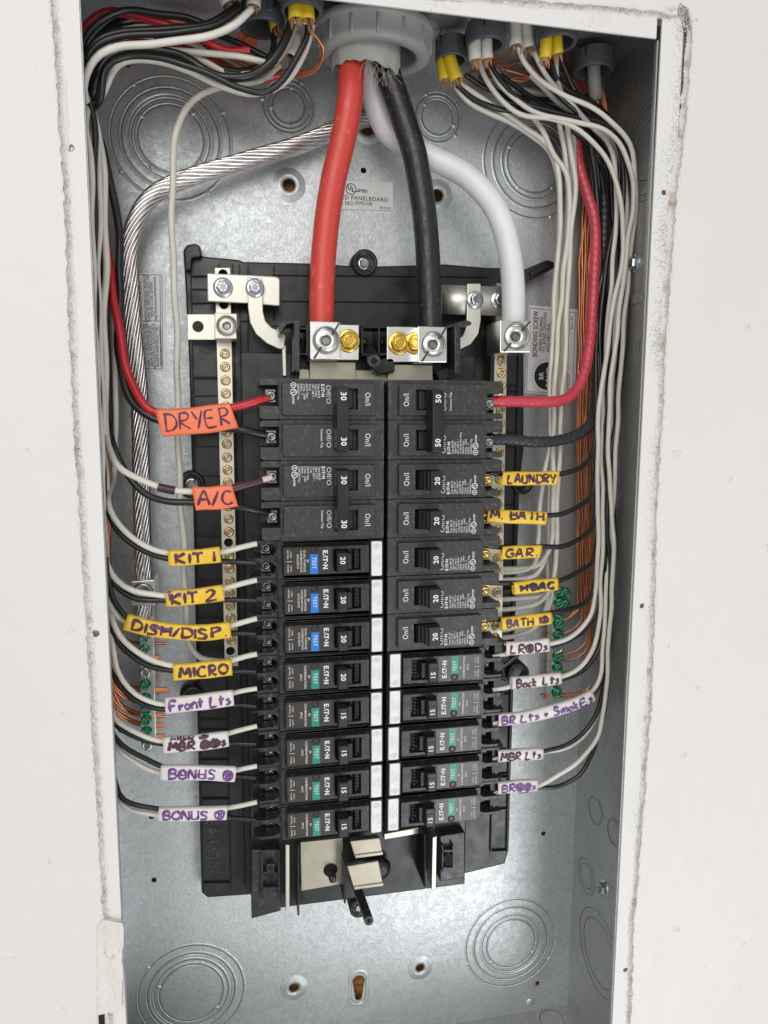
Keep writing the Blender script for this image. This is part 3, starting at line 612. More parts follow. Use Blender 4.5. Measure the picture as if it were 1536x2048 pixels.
plate('bar', [pix([(bxr(560)-12,566),(bxr(560)+11,566),(bxr(1300)+14,1300),(bxr(1300)-14,1300)], .068)], .068, .076, tin, nr, .0004)
for y in [722,746,771,796,821,846,875,905,932,958,985,1010,1036,1060,1085,1118,1142,1185,1210,1252,1275]:
    slotscrew('terminal_screw', P(bxr(y)+1, y, .068), .0036, brass, nr, random.uniform(0, 3.1), .0016, (-.25,-1,.0))
gl = thing('ground_bar', 'narrow ground terminal bar with green screws on the left', 'ground bar', P(290,1360,.09))
obj('bar', MB().prism(pix([(278,1215),(306,1215),(312,1490),(282,1490)], .082), .082, .091), alu_lug, gl, .0004)
for i, y in enumerate([1240,1277,1300,1345,1369,1396,1420,1440,1463,1490]):
    m = steel if y in (1345, 1490) else (greens2 if y in (1277,1300,1240) else greens); slotscrew('ground_screw', P(288+(y-1240)*.024, y, .082), .0040, m, gl, random.uniform(0, 3.1), .0022)
gr = thing('ground_bar', 'narrow ground terminal bar with green screws on the right', 'ground bar', P(1115,1290,.09))
obj('bar', MB().prism(pix([(1106,1178),(1128,1178),(1123,1398),(1101,1398)], .082), .082, .091), alu_lug, gr, .0004)
for i, y in enumerate([1183,1206,1232,1247,1270,1296,1311,1336,1386]):
    m = steel if y == 1296 else greens; slotscrew('ground_screw', P(1119-(y-1183)*.028, y, .080), .0042, m, gr, random.uniform(0, 3.1), .0030, (-.2,-1,0))
    if y in (1183,1206): slotscrew('ground_screw', P(1131, y+3, .080), .0042, greens, gr, random.uniform(0, 3.1), .0030, (-.2,-1,0))
t = thing('ground_lug', 'square silver ground lug ending the bare aluminium cable', 'wire lug', P(288,1180,.09))
me = MB().prism(pix([(262,1163),(309,1160),(310,1212),(262,1212)], .062), .062, .088); obj('lug_body', me, alu_lug, t, .0005)
sc = P(285,1186,.062); o = obj('set_screw', MB().lathe([(.0,.0003),(.004,.0003),(.0052,.0006),(.006,.0008),(.0064,.0001)], sc, n=24, cap=False), steel, t); ringmark('rim', sc, .0068, t, .062)

# ------------------------------------------------------------------ stickers
def poster(name, label, pts, Y, m):
    q = pix(pts, Y); t = thing(name, label, 'sticker', P(*pts[0], Y)); obj('sheet', MB().prism(q, Y, Y+.00025), m, t); return t
YS = BACK-.0006
t = poster('listing_sticker', 'small white listing sticker partly behind the red cable', [(640,360),(786,364),(786,421),(638,417)], YS, paper)
e = MB(); YI = YS-.0002
ring(e, P(702,378,YI), .0033, .0038); text(e, 'U', P(699,376,YI), .0040, bold=.03); text(e, 'L', P(706,380,YI), .0040, bold=.03); text(e, 'LISTED', P(723,382,YI), .0026, bold=.03)
text(e, 'ENCLOSED PANELBOARD', P(708,396,YI), .0040); text(e, 'ISSUE NO.', P(685,406,YI), .0038); text(e, '0095108', P(727,407,YI), .0033); text(e, '30-9323', P(771,416,YI), .0024)
obj('lettering', e, dark_ink, t)
t = poster('instruction_sticker', 'grey French and Spanish installer sticker behind the bare cable', [(258,546),(322,546),(331,552),(333,735),(328,742),(262,742)], YS, sticker)
e = MB(); U = (0,0,1); V = (-1,0,0)
fr = ["L'INSTALLATEUR/L'ELECTRICIEN ET", "SUIVRE LES DIRECTIVES QUE L'ON", "TROUVE A L'URL SUIVANT -", "http://www.eaton.com/instructions"]
es = ['EL INSTALADOR/ELECTRISTA TIENE','EL DEBER Y LA OBLIGACION DE LEER Y','SEGUIR LAS INSTRUCCIONES DE','INSTALACION LOCALIZADAS EN EL','SIGUIENTE HIPERVINCULO "URL":','http://www.eaton.com/instructions']
for i, s in enumerate(fr): text(e, s, P(291+i*6.4, 597, YI), .0026, U, V, .01, .72)
for i, s in enumerate(es): text(e, s, P(290+i*6.2, 692, YI), .0026, U, V, .01, .68)
text(e, 'GRAVES O LA MUERTE', P(281, 600, YI), .0026, U, V, .01, .9)
def ln(e, x0, y0, x1, y1, w=.0003, Y=YI):
    a = P(x0, y0, Y); b = P(x1, y1, Y); n_ = (b-a).cross(Vector((0,1,0))).normalized()*w/2; e.add([a+n_, b+n_, b-n_, a-n_], [(0,1,2,3)])
ln(e,270,549,324,550); ln(e,324,550,325,738); ln(e,270,737,325,738); ln(e,320,550,322,738); ln(e,270,642,321,642)
obj('lettering', e, dark_ink, t)
t = poster('bonding_sticker', 'silver bonding screw sticker behind the white wire bundle', [(1058,610),(1156,619),(1150,792),(1050,786)], YS, sticker)
e = MB()
text(e, 'BONDING SCREW', P(1071,668,YI), .0054, U, V, .015, .72)
for i, s in enumerate(['WHEN REQUIRED','TO BOND GROUND','AND NEUTRAL,','THREAD SCREW']): text(e, s, P(1082+i*7.6, [668,664,674,670][i], YI), .0037, U, V, .01, .82)
text(e, 'Rev. 01', P(1144,645,YI), .0030, U, V); text(e, '30-42270', P(1137,766,YI), .0030, U, V)
ln(e,1060,616,1151,625); ln(e,1151,625,1145,786); ln(e,1053,783,1145,788); ln(e,1060,616,1053,783); ln(e,1140,624,1134,786)
c = P(1094,752,YI); e.lathe([(0,0),(.0104,0)], c, n=36, cap=False)
for k in range(34): a = 2*math.pi*k/34; e.lathe([(0,0),(.0004,0)], c+Vector((math.cos(a),0,math.sin(a)))*.0124, n=6, cap=False)
obj('lettering', e, dark_ink, t)
e = MB(); YI2 = YI-.0002
text(e, 'BR', P(1083,752,YI2), .0052, U, V, .02, .9); text(e, 'BOND', P(1098,754,YI2), .0060, U, V, .02, .85); obj('lettering', e, white_ink, t)

# ------------------------------------------------------------------ breakers (local frame: u = outward from the seam, v = up, w = towards the viewer)
mm = .001
def B(mb, u0, u1, v0, v1, w0, w1): return mb.box((u0*mm, -w1*mm, v0*mm), (u1*mm, -w0*mm, v1*mm))
def PR(mb, poly, w0, w1, inset=0): return mb.prism([(u*mm, v*mm) for u, v in poly], -w1*mm, -w0*mm, inset*mm)
RT, UPV = (0,0,1), (-1,0,0)
def T(mb, s, u, v, size, w=.12, **k): text(mb, s, (u*mm, -w*mm, v*mm), size*mm, RT, UPV, **k)
def ul(mb, u, v, r, w=.12):
    ring(mb, (u*mm, -w*mm, v*mm), r*.78*mm, r*mm, RT, UPV, 18); T(mb, 'U', u-.25*r, v-.25*r, r*1.0, w, bold=.03); T(mb, 'L', u+.25*r, v+.3*r, r*1.0, w, bold=.03)
def spec(mb, v0, typ, pole, cu):
    T(mb, 'Off/O', 36.3, v0+9.8, 4.1, sx=1.12)
    logo(mb, (39.6*mm, -.12*mm, (v0+7.6)*mm), 2.0*mm, RT, UPV)
    for i, s in enumerate(['Type BR%s' % typ, 'Type C%s' % typ, '120 / 240 V ~', cu, 'HACR Type', '%s Pole   J-469' % pole, 'E7819 - 7', 'LR43556 Chg.']):
        text(mb, s, ((42.2+i*1.78)*mm, -.12*mm, (v0+3.6)*mm), 1.7*mm, RT, UPV, .006, .95, left=True)
    ul(mb, 57.6, v0+8.6, 2.0); ring(mb, (57.6*mm, -.12*mm, (v0+4.4)*mm), 1.35*mm, 1.75*mm, RT, UPV, 18); T(mb, 'S', 57.6, v0+4.4, 2.2, bold=.03); T(mb, 'LISTED', 57.9, v0+13.2, 1.6, bold=.03)
def pole_body(v0, tie=False):
    b = MB(); B(b, .4, 66, v0+.25, v0+25.15, -42, -3.2)
    PR(b, [(65.2,v0+.4),(76,v0+.4),(78,v0+1),(78,v0+24),(76,v0+25.0),(65.2,v0+25.0)], -40, -5.0)
    PR(b, rrect(6.4, v0+2.4, 65, v0+23.0, 1.2, 3), -4, 0, .55)
    c1 = MB(); B(c1, 66.5, 82, v0+4.2, v0+17.0, -34, 3)
    c2 = MB(); B(c2, 17.6, 33.0, v0+6.0, v0+19.0, -8, 3)
    a_ = MB(); a_.v = b.v; return cut('body', b, [c1, c2])
def termscrew(par, u, v, w, r=3.3, m=None):
    mb = MB(); mb.lathe([(0,.3*mm),(r*.35*mm,.35*mm),(r*.5*mm,1.3*mm),(r*.92*mm,1.0*mm),(r*mm,.2*mm),(r*mm,-2*mm)], (u*mm, -w*mm, v*mm), n=16, cap=False)
    B(mb, u-r*.8, u+r*1.0, v-r*1.15, v+r*1.15, w-3.0, w-.3)
    return obj('terminal_screw', mb, m or steel_d, par)
def make_two_pole(amp, label):
    r = thing('two_pole_breaker', label, 'circuit breaker', (0,0,0)); 
    ty = '2%d' % amp
    for v0 in (0, 25.4):
        link('pole_body', pole_body(v0, True), brk, r, .00032, 2); termscrew(r, 70.8, v0+10.6, -11)
        s = MB(); B(s, 20.5, 30, v0+6.3, v0+18.7, -7.6, -2.6); obj('lever', s, handle_m, r, .0006)
    h = MB(); PR(h, [(24.2,4.6),(33.6,4.6),(33.6,44.6),(24.2,44.6)], .4, 13, 1.0); B(h, 26.4, 32.6, 7, 43, -4, 1)
    tie = obj('handle_tie', h, handle_m, r, .0006)
    for v_ in (6.2, 33.8): f = MB(); B(f, 25.8, 31.6, v_, v_+9.3, 12.8, 13.25); obj('number_plate', f, handle_m, tie, .0003, 1)
    e = MB(); T(e, str(amp), 28.8, 11.2, 5.0, 13.35, bold=.02); T(e, str(amp), 28.8, 38.4, 5.0, 13.35, bold=.02); obj('lettering', e, white_ink, tie)
    e = MB(); spec(e, 0, ty, '2', 'Cu/Al 60 Max Wire' if amp == 50 else 'Cu/Al')
    T(e, 'On/I', 11.6, 12.5, 5.0, sx=.85); T(e, 'On/I', 11.6, 25.4+12.5, 5.0, sx=.85); T(e, 'Off/O', 36.3, 25.4+11.5, 4.1, sx=1.12); T(e, 'Common Trip', 40.6, 25.4+11.5, 1.9, bold=.015)
    obj('lettering', e, white_ink, r); return r
def make_single(label):
    r = thing('single_pole_breaker', label, 'circuit breaker', (0,0,0))
    link('pole_body', pole_body(0), brk, r, .00032, 2); termscrew(r, 70.8, 10.6, -13, 3.4, brass)
    h = MB(); h.prism([(20.0*mm, 0), (35.0*mm, 0)], 0, 0) if False else None
    # lever: wedge leaning towards On, number on its sloping outer face
    vs = [(19.6,6.6,-6),(35.2,6.6,-6),(33.2,6.2,9.4),(25.4,6.2,10.4),(19.6,6.8,-1),(19.6,18.4,-6),(35.2,18.4,-6),(33.2,18.8,9.4),(25.4,18.8,10.4),(19.6,18.2,-1)]
    h = MB(); h.add([(u*mm, -w*mm, v*mm) for u, v, w in vs], [(0,4,3,2,1),(5,6,7,8,9),(0,5,9,4),(4,9,8,3),(3,8,7,2),(2,7,6,1),(1,6,5,0)])
    lev = obj('lever', h, handle_m, r, .0005)
    g = MB()
    for k in range(3): B(g, 20.4+k*1.7, 21.0+k*1.7, 6.9, 18.1, -1+k*3.2, 2.0+k*3.2)
    obj('grip_rib', g, handle_m, lev)['kind'] = 'stuff'
    e = MB(); text(e, '20', (29.6*mm, -10.05*mm, 12.5*mm), 4.9*mm, RT, (-1,-.13,0), .025); obj('lettering', e, white_ink, lev)
    e = MB(); spec(e, -.6, '120', '1', 'Cu/Al 60/75'); T(e, 'On/I', 12.0, 13.0, 5.2, sx=.85); obj('lettering', e, white_ink, r); return r
def make_afci(amp, band, dual, label):
    r = thing('arc_fault_breaker', label, 'circuit breaker', (0,0,0))
    b = MB(); B(b, .4, 68.6, .25, 25.15, -42, -6)
    PR(b, [(9,2.2),(66.2,2.2),(66.2,22.6),(9,22.6)], -6.6, 0, 1.3); B(b, .8, 9.4, .7, 24.7, -6.6, -1.3)
    B(b, 68.4, 82.5, .25, 25.15, -42, -9.2); B(b, 64.8, 68.4, 1.4, 24.0, -6.5, -4.6)
    c2 = MB(); B(c2, 15.8, 33.2, 5.6, 19.6, -9, 3)
    def D(v0, v1): return [(90,v0),(90,v1),(72.6,v1),(70.4,v1-1.2),(69.2,(v0+v1)/2+1.2),(69.2,(v0+v1)/2-1.2),(70.4,v0+1.2),(72.6,v0)]
    c3 = MB(); PR(c3, D(2.3, 11.4), -30, 5); c4 = MB(); PR(c4, D(14.2, 23.3), -30, 5)
    link('body', cut('body', b, [c2, c3, c4]), brk2, r, .00032, 2)
    f = MB()   # sloping funnel lips between the wire pockets
    for v0 in (1.0, 12.8, 24.4): PR(f, [(80,v0-.65),(86.5,v0-.3),(86.5,v0+.3),(80,v0+.65)], -24, -11)
    obj('wire_funnel', f, brk2, r, .0003, 1)
    termscrew(r, 75.0, 6.8, -21, 3.2); termscrew(r, 75.0, 18.8, -21, 3.2)
    # spring coil seen in the handle slot
    s = MB(); B(s, 16.2, 24, 6.0, 19.2, -7.5, -4.0)
    for k in range(5): s.lathe([(1.1*mm,2.6*mm),(1.5*mm,0),(1.5*mm,-3*mm)], (19.8*mm, 4.0*mm, (7.6+k*2.5)*mm), (-.4,-1,0), 8)
    obj('slot_teeth', s, handle_m, r)['kind'] = 'stuff'
    h = MB(); PR(h, [(25.0,6.0),(32.4,6.0),(32.4,20.0),(25.0,20.0)], -8, 8.2, .5); PR(h, [(21.5,7.4),(26,7.4),(26,18.6),(21.5,18.6)], -8, 3.0, .5)
    lev = obj('lever', h, handle_m, r, .0006)
    f = MB(); B(f, 26.0, 31.4, 6.9, 16.0, 8.0, 8.5); obj('number_plate', f, handle_m, lev, .0003, 1)
    e = MB(); T(e, str(amp), 28.7, 11.3, 4.6, 8.62, bold=.02); obj('lettering', e, white_ink, lev)
    lb = MB(); PR(lb, rrect(34.4, 3.7, 64.6, 20.9, .6, 3), -.5, .16); L = obj('label_panel', lb, lbl_dark, r)
    bd = MB(); B(bd, 43.3, 48.3, 8.4, 20.85, .0, .26); obj('test_band', bd, band, L)
    e = MB(); T(e, 'TEST', 45.8, 13.8, 3.5, .36, sx=.95); logo(e, (38.6*mm, -.28*mm, 12.2*mm), 3.15*mm, RT, UPV)
    w = .28
    T(e, 'BR', 49.8, 12.5, 1.7, w)
    if dual: T(e, 'DUAL PURPOSE', 51.9, 12.5, 1.9, w); T(e, 'COMBINATION', 54.0, 12.5, 1.9, w); T(e, 'AFCI/GFCI', 56.1, 12.5, 1.9, w)
    else: T(e, 'COMBINATION', 52.3, 12.5, 2.1, w); T(e, 'AFCI', 55.0, 12.5, 2.0, w)
    for s_, u, v in (('LOAD',60.4,8),('NEUTRAL',62.3,8),('LOAD',60.4,17),('POWER',62.3,17)): T(e, s_, u, v, 1.35, w)
    B(e, 59.8, 63.2, 12.35, 12.6, w-.05, w); obj('lettering', e, white_ink, L)
    k = MB().lathe([(0,-.6*mm),(1.1*mm,-.5*mm),(1.35*mm,.5*mm),(1.9*mm,.7*mm),(2.3*mm,.5*mm),(2.6*mm,-.1*mm)], (45.8*mm, -.2*mm, 18.6*mm if False else 5.9*mm), n=20, cap=False); obj('test_button', k, brk2, r)
    wl = MB(); PR(wl, rrect(1.7, 1.5, 8.5, 24.0, .9, 3), -2, -1.05); w_ = obj('white_label', wl, paper, r)
    e = MB(); ring(e, (5.3*mm, .98*mm, 4.6*mm), 1.35*mm, 1.65*mm, RT, UPV, 16); T(e, 'UL', 5.3, 4.6, 1.5, -.98, bold=.02)
    T(e, 'LISTED', 3.0, 4.6, .9, -.98); T(e, 'E7819', 7.6, 4.6, .9, -.98)
    for i, s_ in enumerate(['CIRCUIT BREAKER', 'TYPE BR 120V~ 60Hz', '10kA J-469', 'HACR TYPE AFCI']): T(e, s_, 3.2+i*1.35, 14.5, .95, -.98, sx=.9)
    obj('lettering', e, grey_ink, w_)
    return r
XSL, XSR, YB0, ZR0 = .0022, .0042, .024, .1033
PR_ = random.Random(3)
def put(o, side, row, poles=1):
    if side == 'L': o.location = (XSL, YB0, ZR0-.0254*row); o.rotation_euler = (0, math.pi+PR_.uniform(-.004, .004), 0)
    else: o.location = (XSR, YB0, ZR0-.0254*(row+poles)); o.rotation_euler = (0, PR_.uniform(-.004, .004), 0)
    o.location += Vector((PR_.uniform(-.0007, .0004)*(1 if side == 'R' and row > 6 else .3), PR_.uniform(-.0003, .0003), 0))
G1 = 'double pole breakers'; G2 = 'single pole 20 amp breakers'; G3 = 'arc fault breakers'
tp = make_two_pole(30, 'double 30 amp breaker at top left fed by the DRYER wires'); tp['group'] = G1; put(tp, 'L', 0)
c = copy_tree(tp); c['label'] = 'double 30 amp breaker fed by the A/C wires'; put(c, 'L', 2)
tp = make_two_pole(50, 'double 50 amp breaker at top right with thick red and black wires'); tp['group'] = G1; put(tp, 'R', 0, 2)
sp = make_single('single 20 amp breaker wired from the LAUNDRY sleeve'); sp['group'] = G2; put(sp, 'R', 2)
for i, s_ in enumerate(['M. BATH', 'GAR', 'HVAC', 'BATH']):
    c = copy_tree(sp); c['label'] = 'single 20 amp breaker wired from the %s sleeve' % s_ if i < 3 else 'single 20 amp breaker lowest of its kind above the green band ones'; put(c, 'R', 3+i)
ab = make_afci(20, blue, True, 'blue band 20 amp breaker highest of the blue band ones'); ab['group'] = G3; put(ab, 'L', 4)
for i, s_ in enumerate(['blue band 20 amp breaker in the middle of the blue band ones', 'blue band 20 amp breaker wired from the DISH/DISP sleeve']): c = copy_tree(ab); c['label'] = s_; put(c, 'L', 5+i)
ag = make_afci(20, green, False, 'green band 20 amp breaker wired from the MICRO sleeve'); ag['group'] = G3; put(ag, 'L', 7)
al = make_afci(15, green, False, 'green band 15 amp breaker wired from the Front Lts sleeve'); al['group'] = G3; put(al, 'L', 8)
for i, s_ in enumerate(['green band 15 amp breaker wired from the MBR sleeve on the left', 'green band 15 amp breaker wired from the upper BONUS sleeve', 'green band 15 amp breaker lowest in the left column']):
    c = copy_tree(al); c['label'] = s_; put(c, 'L', 9+i)
lip_meshes = []
for v0, v1, u1 in ((14.0, 24.2, 89.0), (2.2, 11.6, 86.0)):   # pointed wire guides seen on the right hand breakers
    m_ = PR(MB(), [(79,v0),(81.5,v0),(u1,(v0+v1)/2-1.4),(u1,(v0+v1)/2+.6),(81.5,v1),(79,v1)], -24, -13.5); me_ = m_.mesh('wire_lip'); me_.materials.append(handle_m); lip_meshes.append(me_)
for i, s_ in enumerate(['green band 15 amp breaker highest on the right by the LR sleeve', 'green band 15 amp breaker on the right by the Back Lts sleeve', 'green band 15 amp breaker by the Lts + Smokes sleeve', 'green band 15 amp breaker on the right by the MBR Lts sleeve', 'green band 15 amp breaker lowest on the right']):
    c = copy_tree(al); c['label'] = s_; put(c, 'R', 7+i)
    for me in lip_meshes: link('wire_lip', me, None, c)

# ------------------------------------------------------------------ feeder cables and the big bushing
def wire(name, pts, r, m, label, cat='wire', group=None, n=10, rib=None, step=.004, parent=None):
    sp = spline(pts, step)
    if r < .003:   # hand-bent copper is never quite straight
        f1, f2, f3 = random.uniform(90, 150), random.uniform(170, 260), random.uniform(0, 6.28); A = .00042; L = 0; q = []
        for i, p_ in enumerate(sp):
            if i: L += (sp[i]-sp[i-1]).length
            q.append(p_+Vector((math.sin(L*f1+f3), math.sin(L*f2+f3*2)*.5, math.sin(L*f1*1.3+f3*3)*.8))*A*min(1, i/6, (len(sp)-1-i)/6))
        sp = q
    mb = MB().tube(sp, r, n, rib=rib); o = obj(name, mb, m, parent)
    if label: tag(o, label, cat, group)
    return o
FG = 'thick feeder cables'
rp = pp([(716,60,.056),(709,100,.053),(703,137,.048),(700,195,.045),(691,254,.045),(681,300,.045),(669,350,.045),(656,425,.046),(648,500,.047),(644,570,.047),(643,648,.047)])
wire('feeder_cable', rp, .0080, c_red, 'thick red feeder cable running down to the left main lug', 'cable', FG, 24)
bp_ = pp([(770,60,.052),(770,100,.052),(776,145,.050),(793,195,.050),(812,254,.049),(828,305,.048),(845,400,.047),(853,475,.047),(858,567,.047),(861,655,.047)])
wire('feeder_cable', bp_, .0080, c_blk, 'thick black feeder cable running down to the right main lug', 'cable', FG, 24)
wp = pp([(738,60,.062),(738,110,.063),(742,160,.066),(752,210,.068),(775,262,.070),(815,292,.068),(868,318,.062),(933,352,.056),(983,404,.051),(1007,455,.048),(1020,510,.047),(1026,570,.047),(1027,650,.047)])
wire('feeder_cable', wp, .0078, c_wht, 'thick white neutral feeder cable curving to the right lug', 'cable', FG, 24)
# bare stranded grounding cable
gt = thing('bare_ground_cable', 'bare stranded aluminium cable curving down the left side', 'cable', P(284,1150,.075))
cp = spline(pp([(740,236,.094),(700,247,.090),(665,262,.086),(600,289,.083),(500,319,.080),(425,341,.078),(350,366,.076),(300,397,.075),(272,442,.074),(258,500,.074),(260,560,.074),(266,667,.075),(273,726,.075),(278,784,.075),(281,862,.076),(282,940,.076),(283,1008,.076),(285,1085,.076),(286,1125,.076),(288,1170,.076),(288,1232,.077)]), .003)
fr = []; u = None
for i, p in enumerate(cp):
    t = (cp[min(i+1, len(cp)-1)]-cp[max(i-1, 0)]).normalized(); u = u or t.orthogonal().normalized(); u = (u-t*u.dot(t)).normalized(); fr.append((p, t, u.copy(), t.cross(u)))
obj('core', MB().tube(cp, .0040, 10), steel_d, gt)
NS = 13
for k in range(NS):
    L = 0; q = []
    for i, (p, t, u, w) in enumerate(fr):
        if i: L += (p-fr[i-1][0]).length
        a = 2*math.pi*k/NS+L*62; q.append(p+(u*math.cos(a)+w*math.sin(a))*.0046)
    obj('strand', MB().tube(q, .00116, 6), alu, gt)

t = thing('conduit_bushing', 'large light grey plastic bushing with ribs around the feeder conduit', 'bushing', (.0, .051, .304))
def sq(mb, cy, k=.80):
    for i, v in enumerate(mb.v): mb.v[i] = Vector((v.x, cy+(v.y-cy)*k, v.z))
    return mb
bc = Vector((P(749,80,.051).x, .051, .3035)); R0 = .0355
m_ = MB().lathe([(R0*.74,-.004+.020),(R0*.74,0),(R0*.78,-.0014),(R0*.92,-.0014),(R0*.985,.0),(R0*1.0,.003),(R0*1.0,.0115),(R0*1.05,.0122),(R0*1.07,.0138),(R0*1.07,.0160),(R0*1.03,.0172),(R0*.9,.0175)], bc, (0,0,1), 56, cap=False)
obj('ring', sq(m_, .051), pvc, t)
for k in range(14):
    a = 2*math.pi*(k+.3)/14; x = bc.x+R0*1.0*math.cos(a); y = .051+R0*1.0*math.sin(a)
    m_ = MB().lathe([(.0003,-.0008),(.0011,0),(.0011,.011)], (x, y, bc.z+.0012), (0,0,1), 8); obj('rib', sq(m_, .051), pvc, t)
m_ = MB().lathe([(R0*.735,0),(R0*.735,.022)], (bc.x, .051, bc.z+.001), (0,0,1), 40, cap=False); obj('bore', sq(m_, .051), pvc, t)
m_ = MB().lathe([(0,0),(R0*.74,0)], (bc.x, .051, bc.z+.020), (0,0,1), 40, cap=False); obj('dark_throat', sq(m_, .051), hole_m, t)
# ragged grey sleeve inside
t = thing('cable_sheath', 'torn grey outer sheath around the feeder cables in the bushing', 'cable sheath', P(735,100,.048))
m_ = MB(); n = 40; top = []; bot = []
for k in range(n):
    a = 2*math.pi*k/n; cx = P(733,110,.05).x; x = cx+.0205*math.cos(a); y = .0520+.0168*math.sin(a)
    front = -math.sin(a); d = .287+.004*math.cos(a) if front > -.2 else .296; d = (P(733,120,.0352).z if front > -.3 else .300) - .004*max(0, math.cos(a)) + random.uniform(-.0012, .0012)
    top.append(Vector((x, y, .322))); bot.append(Vector((x, y, d)))
m_.add(top+bot, [(k, (k+1) % n, n+(k+1) % n, n+k) for k in range(n)], True); o = obj('sheath', m_, pvc_in, t); sm = o.modifiers.new('s', 'SOLIDIFY'); sm.thickness = .0012
fb2 = MB()
for k in range(40):
    p = P(random.uniform(722,782), random.uniform(118,145), random.uniform(.036,.044)); d = Vector((random.gauss(.1,.5), random.uniform(-.6,.1), -1)).normalized()*random.uniform(.005,.014)
    q = [p+d*(j/5)+Vector((0,0,0))+Vector((math.sin(j+k)*.0008, 0, -.0008*j*j*.1)) for j in range(6)]; fb2.tube(q, .00009, 3, cap=False)
o = obj('sheath_fibre', fb2, mat('pale fibre', (.62,.55,.52), .6), t); o['kind'] = 'stuff'

# ------------------------------------------------------------------ small cable connectors and the cable jackets
CZ = .3095
def connector(x, yb, r, label, ang=0):
    """castellated grey collar hanging from the top panel; px of its lower rim centre"""
    p = PZ(x, yb, CZ); p.y = max(p.y, .021); print('CONN', x, round(p.y, 3)); t = thing('cable_connector', label, 'connector', (p.x, p.y, ZT), 'grey plastic cable connectors')
    m_ = MB().lathe([(r*.80,.0),(r*.80,-.0002),(r*.84,-.0008),(r*.97,-.0008),(r,.0),(r,.0115)], (p.x, p.y, CZ), (0,0,1), 32, cap=False); obj('collar', m_, conn, t)
    m_ = MB().lathe([(r*.80,0),(r*.80,.0115)], (p.x, p.y, CZ), (0,0,1), 32, cap=False); obj('bore', m_, conn, t)
    m_ = MB().lathe([(0,0),(r*.8,0)], (p.x, p.y, CZ+.0105), (0,0,1), 24, cap=False); obj('throat', m_, hole_m, t)
    for k in range(4):
        a = ang+k*math.pi/2; d = Vector((math.cos(a), math.sin(a), 0)); e = Vector((-d.y, d.x, 0)); c = Vector((p.x, p.y, CZ+.0045))+d*(r+.0001)
        m_ = MB(); q = [c+e*sx*.0018+Vector((0,0,sz)) for sx, sz in ((-1,-.001),(1,-.001),(1,.006),(-1,.006))]; m_.add([v-d*.002 for v in q]+[v+d*.0007 for v in q], [(0,1,2,3),(7,6,5,4),(0,4,5,1),(1,5,6,2),(2,6,7,3),(3,7,4,0)]); obj('latch', m_, conn, t, .0003, 1)
        m_ = MB(); c2 = c+e*.0030+Vector((0,0,.002)); q = [c2+e*sx*.0005+Vector((0,0,sz)) for sx, sz in ((-1,-.001),(1,-.001),(1,.006),(-1,.006))]; m_.add([v+d*.0003 for v in q], [(0,1,2,3)]); obj('latch_gap', m_, hole_m, t)
    return p
connector(903,120,.0106,'grey connector nearest the big bushing on its right with yellow jackets', .3)
connector(972,90,.0122,'grey connector right of the big bushing holding two white jackets', .9)
connector(1112,86,.0128,'grey connector near the top right with two yellow jackets', .3)
connector(1186,143,.0130,'lowest grey connector near the right side with one grey jacket', .5)
connector(525,56,.0130,'grey connector at the top left behind the white jacketed cables', .3)
connector(606,8,.0120,'grey connector at the top holding two yellow jackets', .3)
JN = [0]
def jacket(pts, r, m, label, paperfuzz=True, flat=.75):
    q = ipath(pts, .003); t = thing('cable_jacket', label, 'cable jacket', q[0], 'cut cable jackets at the top')
    mb = MB().tube(q, r, 16, cap=False); o = obj('jacket', mb, m, t); s = o.modifiers.new('s', 'SOLIDIFY'); s.thickness = .0007; s.offset = -1
    d = (q[-1]-q[-2]).normalized(); u = d.orthogonal().normalized(); w = d.cross(u); k = MB()
    for i in range(9):
        a = random.uniform(0, 6.28); b = q[-1]+(u*math.cos(a)+w*math.sin(a))*r*.6-d*.002; e = d*random.uniform(.004, .009)+(u*math.cos(a)+w*math.sin(a))*random.uniform(0, .002); s_ = d.cross(e).normalized()*random.uniform(.0006, .0016) if d.cross(e).length > 1e-6 else u*.001
        k.add([b-s_, b+s_, b+e*.6+s_*.8+w*.0006, b+e+s_*.1, b+e*.7-s_*.7], [(0,1,2,3,4)])
    obj('paper_filler', k, kraft, t); obj('jacket_mouth', MB().lathe([(0,0),(r*.86,0)], q[-1]-d*.003, d, 16, cap=False), hole_m, t); return t
jacket([(883,105,.060),(884,130,.060),(889,160,.060)], .0034, yel, 'left of the two yellow jackets right of the big bushing')
jacket([(896,105,.056),(903,130,.056),(914,160,.056)], .0042, yel, 'right of the two yellow jackets right of the big bushing')
jacket([(950,75,.036),(949,95,.036),(951,120,.037)], .0038, w_white, 'left of the short white jackets in the second connector')
jacket([(973,75,.036),(973,95,.036),(975,118,.037)], .0036, w_white, 'right of the short white jackets in the second connector')
jacket([(1029,40,.032),(1030,65,.032),(1032,92,.032)], .0040, w_white, 'left of the two tall white jackets at the top right')
jacket([(1053,40,.032),(1056,70,.032),(1058,98,.032)], .0042, w_white, 'right of the two tall white jackets at the top right')
jacket([(1092,66,.021),(1092,92,.021),(1090,117,.022)], .0037, yel, 'left of the two yellow jackets near the top right corner')
jacket([(1112,66,.024),(1113,88,.024),(1115,108,.025)], .0037, yel, 'right of the two yellow jackets near the top right corner')
jacket([(1187,120,.056),(1189,160,.058),(1192,198,.062)], .0044, pvc_in, 'grey cable jacket in the lowest connector on the right')
jacket([(585,-12,.020),(590,10,.020),(592,40,.020)], .0042, yel, 'left of the tall yellow jackets at the top left of the bushing')
jacket([(612,-10,.020),(614,20,.020),(615,42,.020)], .0042, yel, 'right of the tall yellow jackets at the top left of the bushing')
jacket([(542,15,.045),(549,35,.044),(556,60,.042)], .0044, yel, 'lower yellow jacket at the top left behind the tall ones')
